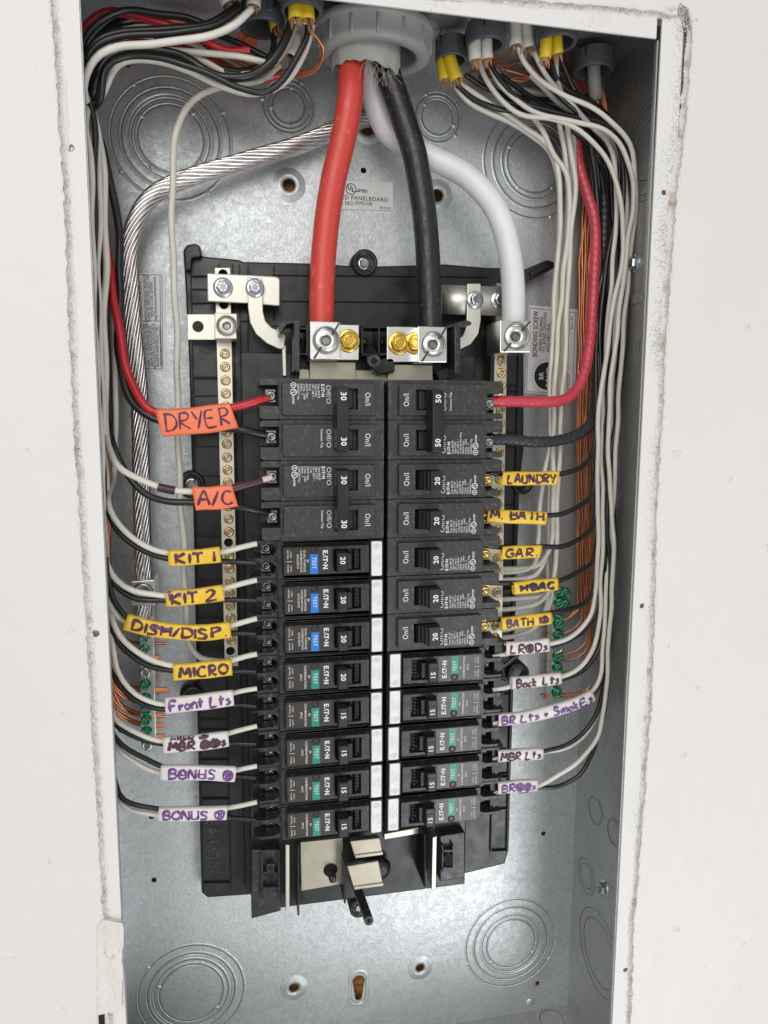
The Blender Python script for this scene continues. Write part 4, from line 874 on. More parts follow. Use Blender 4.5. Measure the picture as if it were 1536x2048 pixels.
jacket([(592,70,.060),(587,92,.058),(580,115,.056)], .0038, w_white, 'short white jacket hidden below the yellow ones at the top left')
jacket([(445,-15,.030),(452,-2,.030),(458,10,.030)], .0045, w_white, 'left white jacket cut off by the top edge of the photo')
jacket([(508,-12,.024),(508,-2,.024),(507,14,.024)], .0040, w_white, 'right white jacket cut off by the top edge of the photo')

# ------------------------------------------------------------------ circuit wires on the left
def X0(y): return 155+.0484*y
LANES = {  # x px by y at a depth: how the bundle hugs the left side
 'A': (.020, [(250,172),(300,180),(420,183),(520,186),(650,189),(780,196),(900,203),(1000,206)]),
 'B': (.026, [(250,188),(330,190),(420,189),(520,190),(650,192),(780,196),(900,203),(1000,208)]),
 'C': (.036, [(250,186),(330,198),(420,200),(520,196),(650,200),(780,205),(900,209),(1000,212)]),
 'D': (.042, [(250,194),(330,206),(420,209),(520,212),(650,208),(780,212),(900,214),(1000,216)]),
 'E': (.050, [(250,160),(330,166),(420,180),(520,202),(620,212),(700,216),(780,217),(840,220)]),
 'F': (.060, [(250,180),(330,190),(420,200),(520,214),(620,224),(720,230),(820,230),(900,231),(950,227)]),
 'R': (.064, [(250,172),(340,186),(440,203),(500,213)]),
 'G': (.056, [(250,190),(288,201),(346,216),(400,229)]),
}
def lane(k, y1):
    if isinstance(k, str): Y, l = LANES[k]; l = l+[(y, X0(y)-3) for y in range(1060, int(y1)-60, 90)]
    else:
        o, Y = k; l = [(y, X0(y)+o+2*math.sin(y*.009+o)) for y in range(250, 1700, 130)]
    return [(x, y, Y) for y, x in l if y < y1-45]
def TS(l, Y): return [(x, y, Y+(d if d else 0)) for x, y, d in [(q+(0,))[:3] for q in l]]
TOPS = [ # sweeps from the connectors to the bundle (listed from the connector)
 TS([(410,49),(378,36),(313,26),(248,23),(189,52),(163,100)], .030),
 TS([(482,13),(456,36),(417,55),(345,66),(248,71),(199,90),(172,125)], .022),
 TS([(478,8),(450,30),(410,49),(340,59),(245,63),(192,84),(168,120)], .026),
 TS([(503,18),(469,49),(410,74),(313,86),(235,95),(190,120),(166,175)], .018),
 TS([(456,40),(378,57),(280,56),(225,72),(180,120),(165,180)], .040),
 TS([(530,125),(475,112),(378,104),(296,104),(244,121),(214,160),(190,215)], .034),
 TS([(615,39),(615,65),(599,107),(567,160),(524,184),(475,176),(410,143),(313,116),(248,113),(214,136),(200,200)], .026),
 TS([(625,50),(612,100),(582,152),(545,180),(508,188),(443,172),(378,144),(313,121),(240,130),(205,185)], .034),
 TS([(584,40),(576,65),(547,118),(501,153),(453,155),(410,140),(370,115),(290,98),(215,120),(185,190)], .030),
 TS([(592,48),(570,98),(528,142),(462,148),(397,118),(330,100),(235,112),(190,175)], .038),
 TS([(548,62),(545,105),(518,133),(475,143),(436,137),(391,115),(300,95),(205,120),(178,190)], .044),
 TS([(534,120),(475,86),(400,60),(300,50),(220,60),(178,110)], .050),
 TS([(600,140),(560,150),(510,158),(440,130),(370,100),(270,90),(196,130)], .072),
 TS([(555,100),(520,118),(450,108),(360,82),(260,72),(190,110)], .060),
]
R12, R14 = .00180, .00160
CG = 'circuit wires on the left'
def cw(top, ln, pts, r, m, label, extra=None):
    l = lane(ln, pts[0][1]); T_ = TOPS[top] if top is not None else []
    return wire('circuit_wire', pp(list(T_)+l+pts), r, m, label, 'wire', CG)
# (name, white exit pts, sleeve in/out, ...)
cw(12, 'R', [(222,560,.058),(236,648,.05),(251,726,.045),(271,784,.040),(291,812,.036),(316,826,.034),(360,832,.033),(470,815,.033),(505,805,.033),(536,797,.035)], .0027, w_red, 'red wire entering the orange DRYER sleeve')
cw(8, 'G', [(238,473,.062),(240,571,.060),(238,706,.050),(248,765,.044),(267,806,.040),(291,829,.037),(320,841,.036),(360,848,.035),(470,857,.034),(505,865,.034),(540,872,.037)], .0025, w_black, 'black wire entering the orange DRYER sleeve')
cw(3, 'D', [(211,850,.040),(214,886,.034),(236,930,.026),(276,956,.028),(316,974,.029),(350,980,.029),(400,982,.029),(470,976,.029),(500,967,.03),(543,955,.034)], .0020, w_white, 'white wire with a brown taped band entering the A/C sleeve')
q = spline(pp([(316,974,.029),(333,978,.029),(350,981,.029)]), .002); tag(obj('phase_tape', MB().tube(q, .0026, 12), tape), 'dark brown tape band on the white wire left of the A/C sleeve', 'tape')
q = spline(pp([(466,977,.029),(495,969,.03),(524,961,.032)]), .002); tag(obj('phase_tape', MB().tube(q, .0027, 12), tape), 'dark brown tape on the white wire right of the A/C sleeve', 'tape')
cw(2, 'E', [(228,891,.034),(250,944,.030),(286,984,.029),(338,1003,.029),(390,1006,.029),(470,1012,.029),(505,1020,.031),(545,1028,.037)], .0021, w_black, 'black wire entering the orange A/C sleeve')
def pair(nm, tw, tb, lw, lb, wp_, bp2, mid, outw, outb, r, top_white=True):
    cw(tw, lw, wp_+[m_ for m_ in mid[0]]+outw, r, w_white, 'white wire running through the %s' % nm)
    cw(tb, lb, bp2+[m_ for m_ in mid[1]]+outb, r, w_black, 'black wire running through the %s' % nm)
def d(l, Y): return [(x, y, Y) for x, y in l]
pair('KIT one sleeve', 5, 6, 'F', (-4, .05), d([(217,1003),(229,1034),(255,1069),(292,1093),(336,1105)], .028), d([(222,1035),(234,1060),(260,1087),(300,1107),(336,1116)], .031), (d([(390,1108)], .028), d([(390,1120)], .030)), d([(440,1104),(480,1095),(514,1087)], .034), d([(445,1122),(512,1126)], .036), R12)
pair('KIT two sleeve', 9, 10, 'A', (-2, .06), d([(216,1130),(234,1160),(266,1182),(333,1191)], .028), d([(217,1150),(240,1178),(276,1197),(333,1201)], .031), (d([(390,1190)], .028), d([(390,1203)], .030)), d([(446,1177),(480,1168),(514,1160)], .034), d([(448,1200),(512,1201)], .036), R12)
pair('DISH/DISP sleeve', 4, 0, 'C', 'B', d([(221,1205),(235,1230),(256,1247)], .031), d([(219,1168),(229,1200),(254,1236)], .027), (d([(330,1265),(400,1268)], .029), d([(330,1258),(400,1262)], .031)), d([(458,1252),(490,1243),(514,1237)], .034), d([(462,1266),(512,1268)], .036), R12)
pair('MICRO sleeve', 7, 1, (3, .05), (-6, .045), d([(222,1234),(240,1271),(264,1296),(299,1317),(346,1331)], .028), d([(223,1259),(242,1291),(278,1320),(309,1335),(346,1342)], .031), (d([(400,1333)], .028), d([(400,1344)], .030)), d([(462,1321),(490,1313),(514,1308)], .034), d([(465,1342),(512,1344)], .036), R12)
pair('Front Lts sleeve', 12, 13, (-9, .04), (-5, .07), d([(227,1306),(234,1336),(248,1362),(271,1387),(299,1402),(331,1410)], .028), d([(228,1351),(245,1380),(271,1402),(303,1414),(331,1418)], .031), (d([(400,1405)], .028), d([(400,1415)], .030)), d([(468,1386),(490,1381),(514,1377)], .034), d([(468,1409),(512,1413)], .036), R14)
pair('left MBR sleeve', 4, 11, (-10, .05), (-8, .06), d([(229,1432),(250,1454),(289,1473),(328,1482)], .028), d([(230,1447),(254,1466),(289,1482),(326,1488)], .031), (d([(400,1483)], .028), d([(400,1490)], .030)), d([(458,1466),(490,1458),(514,1452)], .034), d([(460,1487),(512,1488)], .036), R14)
pair('upper BONUS sleeve', 12, 10, (-9, .055), (-9, .07), d([(233,1494),(258,1516),(289,1536),(321,1546)], .031), d([(232,1476),(258,1499),(289,1517),(322,1533)], .028), (d([(400,1551)], .029), d([(400,1543)], .030)), d([(474,1540),(495,1536),(514,1532)], .034), d([(474,1552),(512,1556)], .036), R14)
pair('lowest BONUS sleeve', 13, 9, (-8, .065), (-7, .075), d([(238,1598),(262,1620),(317,1630)], .032), d([(238,1588),(262,1606),(317,1618)], .029), (d([(400,1630)], .029), d([(400,1622)], .030)), d([(454,1616),(490,1609),(514,1604)], .034), d([(454,1634),(512,1640)], .036), R14)
# more wires seen only where they sweep across the top left
EX = 'wires sweeping across the top left'
for i, (l, m, r, lab) in enumerate([
 (TS([(499,101),(453,101),(410,82),(329,47),(264,30),(209,24),(178,45),(160,80)], .036)+[(166,170,.05),(178,300,.066),(200,440,.074),(206,600,.078)], w_red, .0024, 'red wire sweeping across the top left behind the black ones'),
 (TS([(540,118),(500,98),(470,84),(430,66),(390,44),(330,30)], .046)+[(240,40,.055),(172,110,.06),(168,300,.06)], w_black, R12, 'black wire slanting down to the right in the top left bundle'),
 (TS([(532,150),(490,153),(440,146),(395,121),(340,100),(262,92),(205,112),(176,200)], .050)+[(166,330,.06),(176,500,.06)], w_white, R14, 'white wire low in the back of the top left bundle'),
 (TS([(560,130),(525,160),(470,165),(420,150),(360,120),(290,108),(235,118),(206,170)], .044)+[(180,260,.04),(174,480,.04)], w_white, R14, 'white wire in the middle of the sagging bundle'),
 (TS([(500,100),(460,90),(425,74),(380,60),(320,52),(240,68),(180,130)], .058)+[(172,300,.05),(190,480,.05)], w_white, R14, 'white wire behind the black ones in the top left bundle')]):
    wire('circuit_wire', pp(l), r, m, lab, 'wire', EX)
tag(obj('marker_sleeve', MB().tube(ipath([(478,72,.060),(492,84,.060),(500,92,.058)]), .0055, 14), s_org), 'rolled orange marker sleeve tucked behind the top left wires', 'marker sleeve')
# single ivory wire running down to the left neutral bar
wire('neutral_wire', pp([(545,150,.045),(500,160,.05),(450,171,.055),(425,178,.058),(400,190,.060),(372,216,.060),(355,255,.058),(347,315,.056),(344,400,.056),(345,500,.058),(350,590,.060),(354,680,.062),(355,800,.062),(357,900,.060),(361,1000,.058),(367,1080,.056),(370,1180,.058),(374,1250,.064),(380,1292,.070),(400,1315,.074),(430,1322,.074),(455,1323,.074)]), .0021, w_grey, 'single ivory wire running down to the foot of the left neutral bar')

# ------------------------------------------------------------------ copper ground wires
def cop(pts, lab, grp, r=.00080): wire('copper_wire', pp(pts), r, copper, lab, 'wire', grp, 6)
GL = 'bare copper wires on the left'
gys = [1240,1277,1300,1369,1396,1420,1440,1463,1458,1425,1372,1303,1374,1398,1416,1444,1466,1367]
for i, y in enumerate(gys):
    s = (i % 3-1)*2.2; x1 = 286+(y-1240)*.024; top = y-90-random.uniform(0, 60); yb = y+s+6
    cop([(X0(760)+10+i % 4*3, 760, .084),(X0(950)+8+(i*5) % 12, 950, .082),(X0(top)-2+(i*3) % 9, top, .076),(X0(yb)-6+(i*4) % 12+4, yb-38, .074),(254, yb-8+(i % 2)*3, .078),(x1-10, yb+3, .086),(x1+18, yb+4, .0865),(x1+24+random.uniform(6, 26), yb+4, .0865)], 'thin bare copper wire curving into the left ground bar', GL, .00105)
for i in range(5): cop([(208+i*3,64+i*6,.06+.004*i),(300,40+i*9,.07),(420,60+i*12,.075),(500,115+i*8,.07),(545,120+i*5,.060)], 'thin bare copper wire buried in the top left bundle', 'bare copper wires at the top left')
for i in range(4): cop([(618+i,60,.03),(640+i*2,85+i*3,.034),(646-i,112+i*3,.040),(628,135+i*3,.046),(598,143+i*4,.052),(560,140+i*4,.058)], 'looped bare copper wire left of the big bushing', 'looped copper wires left of the bushing')
GR = 'bare copper wires on the right'
tgt = [1232,1232,1258,1268,1300,1312,1336,1386,1380]
for i in range(9):
    x = 1155+i*3.9+random.uniform(-1.2, 1.2); y = tgt[i]+8
    cop([(1150+i*4,150,.088),(1176+(i % 4)*3,290,.090),(1172+i*3.3,360,.088),(1160+i*4.8,520,.088-.002*(i%3)),(1158+i*4.4,700,.087-.003*(i%3)),(x-2+random.uniform(-3, 3),850,.086-.003*(i%3)),(x+random.uniform(-3, 3),1000,.086-.003*(i%3)),(x-1+random.uniform(-2, 2),1120,.084),(x+2,y-55,.084),(x+1,y-26,.083),(x-18,y-6,.084),(1128,y,.086),(1108,y+1,.086),(1094-random.uniform(0, 14),y+1,.086)], 'thin bare copper wire running down to the right ground bar', GR, .00078)
for i in range(9):
    y = 92+i*8; cop([(935+i*3,150-i*3 if i < 4 else 120+i*3,.080),(985,118+i*5,.086),(1050,105+random.uniform(0, 62),.088),(1110,118+random.uniform(0, 66),.086),(1165,150+i*7,.088),(1188,200+i*4,.086)], 'thin bare copper wire behind the top right wires', 'bare copper wires at the top right')
for i in range(3): cop([(1200+i*3,180,.078),(1207+i*3,215,.080),(1208+i*2,250,.082),(1195+i*2,330,.086)], 'bare copper wire leaving the lowest connector', 'copper wires under the lowest connector')

# ------------------------------------------------------------------ wires on the right
NG = 'white neutral wires beside the right neutral bar'
def nw(l, r=.0018, lab='white wire in the inner right bundle running to the neutral bar', g=NG, m=w_grey): wire('neutral_wire', pp(l), r, m, lab, 'wire', g)
nw([(915,158,.060),(922,168,.060),(957,192,.060),(1011,228,.062),(1045,252,.064),(1080,276,.066),(1106,310,.066),(1118,352,.064),(1121,408,.064),(1117,486,.064),(1109,590,.064),(1103,700,.064),(1100,790,.063),(1099,880,.062),(1087,960,.062),(1078,1020,.062),(1075,1090,.062),(1068,1130,.063),(1040,1142,.066),(996,1146,.070)])
nw([(905,165,.062),(930,196,.062),(975,225,.064),(1030,250,.066),(1066,272,.068),(1096,300,.068),(1113,345,.067),(1120,400,.067),(1116,500,.067),(1113,600,.067),(1109,720,.066),(1104,850,.066),(1100,960,.065),(1098,1060,.064),(1090,1120,.064),(1070,1150,.065),(1040,1158,.068),(990,1160,.071)])
nw([(1020,180,.060),(1060,228,.064),(1085,262,.064),(1108,308,.064),(1130,345,.062),(1140,395,.062),(1136,460,.062),(1128,538,.062),(1118,643,.062),(1110,750,.060),(1106,860,.060),(1106,960,.060),(1105,1050,.060),(1098,1100,.060),(1080,1128,.062),(1045,1136,.066),(990,1138,.070)])
nw([(1117,240,.066),(1121,262,.066),(1130,310,.066),(1137,382,.066),(1134,460,.067),(1124,590,.067),(1112,700,.067),(1112,800,.066),(1110,950,.066),(1110,1080,.066),(1108,1160,.068),(1090,1188,.070),(1050,1196,.070),(990,1200,.071)])
nw([(1132,235,.062),(1136,262,.062),(1144,320,.062),(1151,382,.062),(1143,460,.062),(1136,560,.060),(1131,695,.060),(1124,790,.060),(1119,900,.060),(1115,1000,.060),(1112,1100,.060),(1104,1170,.064),(1078,1205,.068),(1040,1216,.070),(990,1220,.071)])
nw([(1140,240,.072),(1150,300,.072),(1146,400,.072),(1130,520,.072),(1122,700,.072),(1116,900,.072),(1108,1100,.072),(1102,1200,.072),(1080,1240,.073),(1030,1256,.072),(988,1262,.072)])
nw([(1128,240,.074),(1142,330,.074),(1132,480,.074),(1116,700,.073),(1106,900,.073),(1096,1100,.073),(1092,1210,.073),(1070,1256,.073),(1030,1272,.072),(985,1276,.072)])
BGp = 'thick stranded wires on the right'
wire('stranded_wire', pp([(1150,200,.078),(1150,235,.076),(1153,290,.074),(1160,340,.072),(1173,385,.070),(1187,430,.068),(1191,470,.067),(1189,540,.066),(1183,643,.062),(1179,690,.058),(1170,740,.054),(1154,778,.050),(1128,799,.046),(1090,804,.042),(1040,803,.040),(1000,803,.038),(980,803,.038)]), .0037, w_pink, 'thick stranded red wire bending into the top right 50 amp breaker', 'wire', BGp, 28, rib=(.13, 7, 1150), step=.0008)
wire('stranded_wire', pp([(1172,205,.080),(1180,262,.078),(1196,325,.078),(1208,400,.076),(1207,486,.075),(1201,590,.072),(1196,700,.070),(1193,780,.066),(1188,828,.060),(1174,856,.054),(1150,871,.050),(1116,881,.046),(1068,884,.042),(1015,879,.040),(976,879,.038)]), .0036, w_char, 'thick stranded black wire bending into the top right 50 amp breaker', 'wire', BGp, 28, rib=(.26, 7, 1300), step=.0008)
OG = 'circuit wires on the right'
def ow(l, m, lab, r=.0018): wire('circuit_wire', pp(l), r, m, lab, 'wire', OG)
def hot(lab, sx, sy, mid, ex, top, m=w_black):
    ow(top+mid+[(sx, sy, .040)]+ex, m, lab)
TB = [  # sweeps from the connectors across to the outer bundle
 [(914,170,.060),(948,200,.060),(1000,218,.060),(1050,222,.062),(1110,226,.064),(1165,246,.066),(1188,330,.068)],
 [(978,122,.056),(1000,160,.056),(1052,206,.056),(1130,228,.056),(1195,242,.054),(1234,262,.052),(1260,300,.050),(1270,356,.048),(1272,434,.048)],
 [(985,140,.060),(1010,178,.060),(1060,212,.060),(1120,236,.062),(1170,262,.066),(1192,330,.068),(1198,420,.070)],
 [(1064,108,.042),(1084,145,.046),(1112,185,.050),(1160,228,.054),(1212,250,.054),(1240,300,.054),(1246,380,.054)],
 [(1100,118,.050),(1110,150,.052),(1135,180,.056),(1180,206,.060),(1215,250,.062),(1232,320,.062),(1234,420,.062)],
 [(1118,110,.050),(1134,150,.054),(1150,182,.058),(1195,214,.060),(1226,262,.060),(1240,340,.060)],
 [(1170,190,.080),(1205,220,.074),(1232,262,.068),(1250,330,.062),(1258,420,.060)],
 [(960,150,.064),(1000,190,.066),(1055,218,.068),(1115,246,.070),(1165,285,.074),(1185,360,.076)],
]
hot('black wire entering the LAUNDRY sleeve', 1118, 947, [(1196,520,.068),(1193,700,.062),(1191,820,.054),(1189,890,.050),(1180,920,.046),(1160,936,.043)], [(1060,948,.040),(1010,948,.039),(978,946,.038)], TB[0])
hot('black wire entering the M. BATH sleeve', 1094, 1030, [(1200,560,.066),(1197,760,.060),(1193,900,.055),(1190,960,.050),(1180,994,.046),(1155,1014,.043),(1125,1027,.041)], [(1040,1030,.040),(975,1026,.038)], TB[2])
hot('black wire entering the GAR sleeve', 1082, 1094, [(1192,560,.070),(1194,760,.064),(1194,940,.058),(1190,1020,.052),(1182,1056,.047),(1160,1078,.044),(1125,1092,.041)], [(1020,1096,.039),(975,1092,.038)], TB[7])
hot('black wire entering the HVAC sleeve', 1118, 1160, [(1196,600,.064),(1199,800,.060),(1197,980,.058),(1194,1080,.053),(1184,1125,.048),(1160,1143,.044)], [(1060,1166,.040),(1010,1166,.039),(972,1165,.038)], TB[4])
hot('black wire entering the yellow BATH sleeve above LR', 1104, 1226, [(1202,620,.062),(1204,840,.058),(1200,1040,.056),(1196,1130,.052),(1186,1182,.048),(1166,1207,.044),(1137,1218,.042)], [(1040,1236,.040),(972,1240,.038)], TB[5])
def low(nm, wl, bl, mid, tw, tb, sw, sb):
    ow(tw+wl+mid+sw, w_white, 'white wire running through the %s' % nm, R14); ow(tb+bl+[(x, y+5, Y+.0025) for x, y, Y in mid]+sb, w_black, 'black wire running through the %s' % nm, R14)
W1 = [(957,118,.056),(968,150,.056),(1000,198,.056),(1040,228,.054),(1104,238,.052),(1160,262,.050),(1200,300,.048),(1227,350,.046),(1242,400,.045),(1246,470,.045),(1242,540,.045),(1228,604,.045),(1216,682,.045),(1206,760,.045),(1197,830,.045),(1195,900,.046)]
W2 = [(976,120,.058),(992,158,.058),(1039,205,.056),(1091,232,.052),(1156,244,.048),(1208,260,.044),(1246,298,.042),(1264,350,.040),(1266,410,.040),(1256,486,.042),(1243,590,.042),(1234,667,.042),(1223,753,.042),(1218,830,.044),(1217,900,.046)]
W3 = [(1036,92,.032),(1046,120,.036),(1075,155,.040),(1120,186,.042),(1170,208,.042),(1212,234,.040),(1245,266,.038),(1264,305,.038),(1272,380,.042),(1262,500,.046),(1252,600,.046),(1244,701,.046),(1236,821,.046),(1230,941,.046)]
W4 = [(1066,100,.036),(1080,130,.040),(1104,165,.046),(1140,206,.052),(1182,250,.054),(1213,283,.054),(1229,330,.054),(1233,408,.054),(1225,538,.054),(1216,640,.054),(1208,760,.054),(1203,900,.054)]
W5 = [(1113,112,.050),(1113,150,.052),(1130,200,.058),(1190,250,.060),(1232,290,.058),(1250,356,.056),(1252,450,.054),(1240,560,.052),(1228,700,.052),(1222,850,.052)]
low('LR sleeve', [(1196,1000,.046),(1195,1120,.046),(1192,1180,.046),(1182,1228,.044),(1162,1256,.043),(1137,1276,.041),(1104,1287,.040)], [(1208,1000,.052),(1206,1120,.052),(1199,1190,.050),(1187,1236,.047),(1165,1264,.045),(1135,1282,.043),(1104,1291,.042)], d([(1050,1296)], .039), W1, TB[3]+[(1240,560,.056),(1222,700,.056),(1210,850,.054)], d([(1012,1308),(985,1314)], .038), d([(1010,1330),(985,1345)], .041))
low('Back Lts sleeve', [(1206,1060,.048),(1202,1150,.048),(1199,1235,.046),(1187,1298,.043),(1158,1335,.041),(1122,1355,.040)], [(1214,1060,.052),(1211,1150,.050),(1206,1240,.048),(1194,1306,.045),(1164,1342,.043),(1124,1360,.042)], d([(1060,1362)], .039), W4, TB[1]+[(1262,560,.052),(1240,700,.054),(1222,880,.054)], d([(1018,1374),(985,1380)], .038), d([(1020,1358),(985,1352)], .041))
low('Lts + Smokes sleeve', [(1224,1040,.048),(1216,1130,.048),(1210,1220,.046),(1206,1300,.044),(1200,1350,.042),(1186,1380,.041)], [(1228,1040,.052),(1222,1140,.050),(1214,1240,.048),(1208,1310,.045),(1204,1356,.043),(1188,1386,.042)], d([(1150,1402),(1090,1422),(1030,1438)], .039), W3, TB[6]+[(1250,600,.054),(1236,760,.054),(1226,900,.052)], d([(1000,1444),(985,1448)], .038), d([(1000,1430),(985,1425)], .041))
low('right MBR sleeve', [(1220,1020,.056),(1224,1120,.054),(1218,1240,.052),(1212,1340,.050),(1200,1412,.048),(1170,1470,.046),(1130,1496,.044),(1088,1505,.043)], [(1210,1040,.050),(1213,1160,.048),(1210,1280,.046),(1205,1380,.044),(1192,1430,.043),(1165,1467,.042),(1126,1493,.041),(1088,1502,.040)], d([(1050,1506)], .039), W5, TB[5]+[(1242,560,.060),(1230,740,.058),(1214,900,.054)], d([(1010,1512),(985,1520)], .038), d([(1010,1500),(985,1495)], .041))
low('right BR sleeve', [(1219,967,.044),(1224,1020,.043),(1227,1104,.042),(1224,1189,.042),(1219,1260,.041),(1214,1350,.041),(1208,1420,.040),(1194,1474,.040),(1165,1516,.040),(1120,1548,.040),(1076,1572,.040)], [(1214,1000,.048),(1220,1140,.046),(1217,1280,.045),(1211,1400,.044),(1200,1460,.043),(1183,1508,.042),(1158,1550,.042),(1120,1571,.042),(1076,1576,.042)], d([(1040,1577)], .039), W2, TB[6]+[(1256,620,.048),(1238,780,.048)], d([(1005,1580),(985,1590)], .038), d([(1005,1570),(985,1566)], .041))
# a few more blacks and whites of the outer bundle
for l, m, r, lab in [
 ([(1000,196,.064),(1060,222,.066),(1130,250,.068),(1182,300,.072),(1206,380,.074),(1212,500,.074),(1208,640,.074),(1204,800,.072),(1204,1000,.070),(1206,1200,.066),(1206,1330,.064)], w_black, .0018, 'black wire at the back of the outer right bundle'),
 ([(1090,140,.060),(1140,190,.062),(1200,250,.066),(1240,330,.068),(1262,440,.066),(1266,600,.062),(1256,780,.058),(1246,940,.056),(1238,1040,.056),(1226,1200,.056)], w_black, .0018, 'outermost black wire beside the right steel side'),
 ([(1060,150,.064),(1130,215,.066),(1200,262,.064),(1240,340,.060),(1256,470,.058),(1246,640,.056),(1228,800,.056),(1216,960,.056),(1210,1120,.056),(1212,1300,.056)], w_white, .0017, 'white wire in the middle of the outer right bundle'),
 ([(1000,150,.070),(1080,205,.072),(1160,240,.072),(1220,310,.070),(1240,440,.068),(1236,620,.066),(1226,820,.064),(1220,1000,.062),(1218,1150,.062)], w_black, .0017, 'black wire in the middle of the outer right bundle'),
 ([(930,150,.066),(985,182,.070),(1050,196,.074),(1120,206,.076),(1180,246,.078),(1216,330,.078),(1226,480,.076),(1222,700,.074),(1216,900,.072),(1214,1100,.070)], w_black, .0017, 'black wire deep behind the outer right bundle'),
 ([(990,140,.075),(1020,170,.078),(1070,186,.08),(1130,196,.08),(1170,230,.082),(1190,320,.084)], w_white, .0017, 'short stretch of white wire behind the top right bundle'),
]: wire('circuit_wire', pp(l), r, m, lab, 'wire', OG)

# ------------------------------------------------------------------ marker sleeves with handwriting
ST = {  # single-stroke letters on a 0..1 box
 'D': [[(.1,1),(.12,0)],[(.0,.97),(.40,.97),(.66,.75),(.70,.35),(.45,.05),(.05,.0)]], 'R': [[(.1,1),(.1,0)],[(.05,.95),(.45,1),(.6,.78),(.45,.55),(.12,.5),(.65,0)]],
 'Y': [[(0,1),(.32,.5)],[(.65,1),(.3,0)]], 'E': [[(.55,1),(.08,.95),(.05,.02),(.6,.0)],[(.08,.52),(.48,.54)]], 'A': [[(0,0),(.32,1),(.62,0)],[(.12,.38),(.52,.40)]],
 '/': [[(0,0),(.4,1)]], 'C': [[(.6,.88),(.35,1),(.08,.65),(.1,.2),(.35,0),(.62,.12)]], 'K': [[(.08,1),(.08,0)],[(.6,1),(.1,.45),(.62,0)]], 'I': [[(.15,1),(.15,0)]],
 'T': [[(0,.98),(.68,1)],[(.34,1),(.34,0)]], '1': [[(.15,1),(.15,0)]], '2': [[(.02,.8),(.3,1),(.55,.82),(.4,.5),(0,.02),(.65,.05)]], 'S': [[(.55,.9),(.2,1),(.05,.75),(.5,.4),(.45,.08),(.0,.02)]],
 'H': [[(.05,1),(.05,0)],[(.6,1),(.6,0)],[(.05,.5),(.6,.52)]], 'P': [[(.08,1),(.08,0)],[(.05,.95),(.5,1),(.6,.75),(.1,.5)]], '.': [[(.1,.06),(.16,.0)]], 'M': [[(0,0),(.1,1),(.36,.35),(.62,1),(.72,0)]],
 'O': [[(.35,1),(.05,.7),(.08,.2),(.35,0),(.62,.25),(.6,.75),(.35,1)]], 'F': [[(.6,.95),(.08,1),(.05,0)],[(.07,.52),(.48,.56)]], 'r': [[(.08,.62),(.1,0)],[(.1,.4),(.42,.62)]], 'o': [[(.3,.6),(.05,.35),(.25,0),(.5,.25),(.3,.6)]],
 'n': [[(.06,.6),(.06,0)],[(.06,.42),(.3,.62),(.46,.4),(.46,0)]], 't': [[(.22,1),(.2,.05)],[(0,.62),(.5,.66)]], 'L': [[(.1,1),(.05,.02),(.55,.04)]], 's': [[(.42,.58),(.1,.55),(.4,.25),(.05,.0)]],
 'B': [[(.08,1),(.08,0)],[(.06,.97),(.42,1),(.60,.86),(.50,.62),(.12,.53)],[(.12,.53),(.50,.52),(.68,.28),(.50,.04),(.05,.0)]], 'N': [[(.04,0),(.06,1),(.56,.05),(.58,1)]], 'U': [[(.04,1),(.08,.1),(.5,.05),(.56,1)]], 'W': [[(0,1),(.15,.02),(.34,.8),(.52,.02),(.68,1)]],
 'G': [[(.6,.88),(.3,1),(.05,.6),(.12,.1),(.5,.02),(.6,.42),(.34,.42)]], 'V': [[(0,1),(.3,0),(.6,1)]], 'a': [[(.45,.58),(.12,.5),(.08,.1),(.4,.1),(.45,.6),(.5,0)]], 'c': [[(.42,.55),(.12,.45),(.1,.1),(.42,.04)]],
 'k': [[(.08,1),(.08,0)],[(.42,.62),(.1,.28),(.45,0)]], '+': [[(.25,.75),(.25,.2)],[(.02,.48),(.5,.5)]], 'm': [[(.04,.58),(.04,0)],[(.04,.45),(.25,.6),(.3,0)],[(.3,.45),(.52,.6),(.56,0)]], 'e': [[(.08,.32),(.45,.36),(.35,.6),(.08,.42),(.12,.06),(.46,.06)]],
 '@': [[(.4,1),(.05,.75),(.06,.2),(.4,0),(.74,.22),(.72,.78),(.4,1)],[(.25,.85),(.27,.15)],[(.42,.9),(.42,.1)],[(.57,.85),(.55,.15)]], 'X': [[(0,1),(.6,0)],[(.6,1),(0,0)]], ' ': [], '=': [[(0,.7),(.6,.72)],[(0,.4),(.6,.4)]],
 'x': [[(.4,1),(.02,.7),(.1,.1),(.5,0),(.74,.4),(.7,.85),(.4,1)],[(.2,.8),(.6,.2)],[(.62,.8),(.2,.15)]], 'h': [[(.08,1),(.06,0)],[(.08,.4),(.32,.6),(.46,0)]], 'i': [[(.1,.6),(.1,0)],[(.1,.85),(.11,.8)]],
}
SG = 'marker sleeves around the circuit wires'
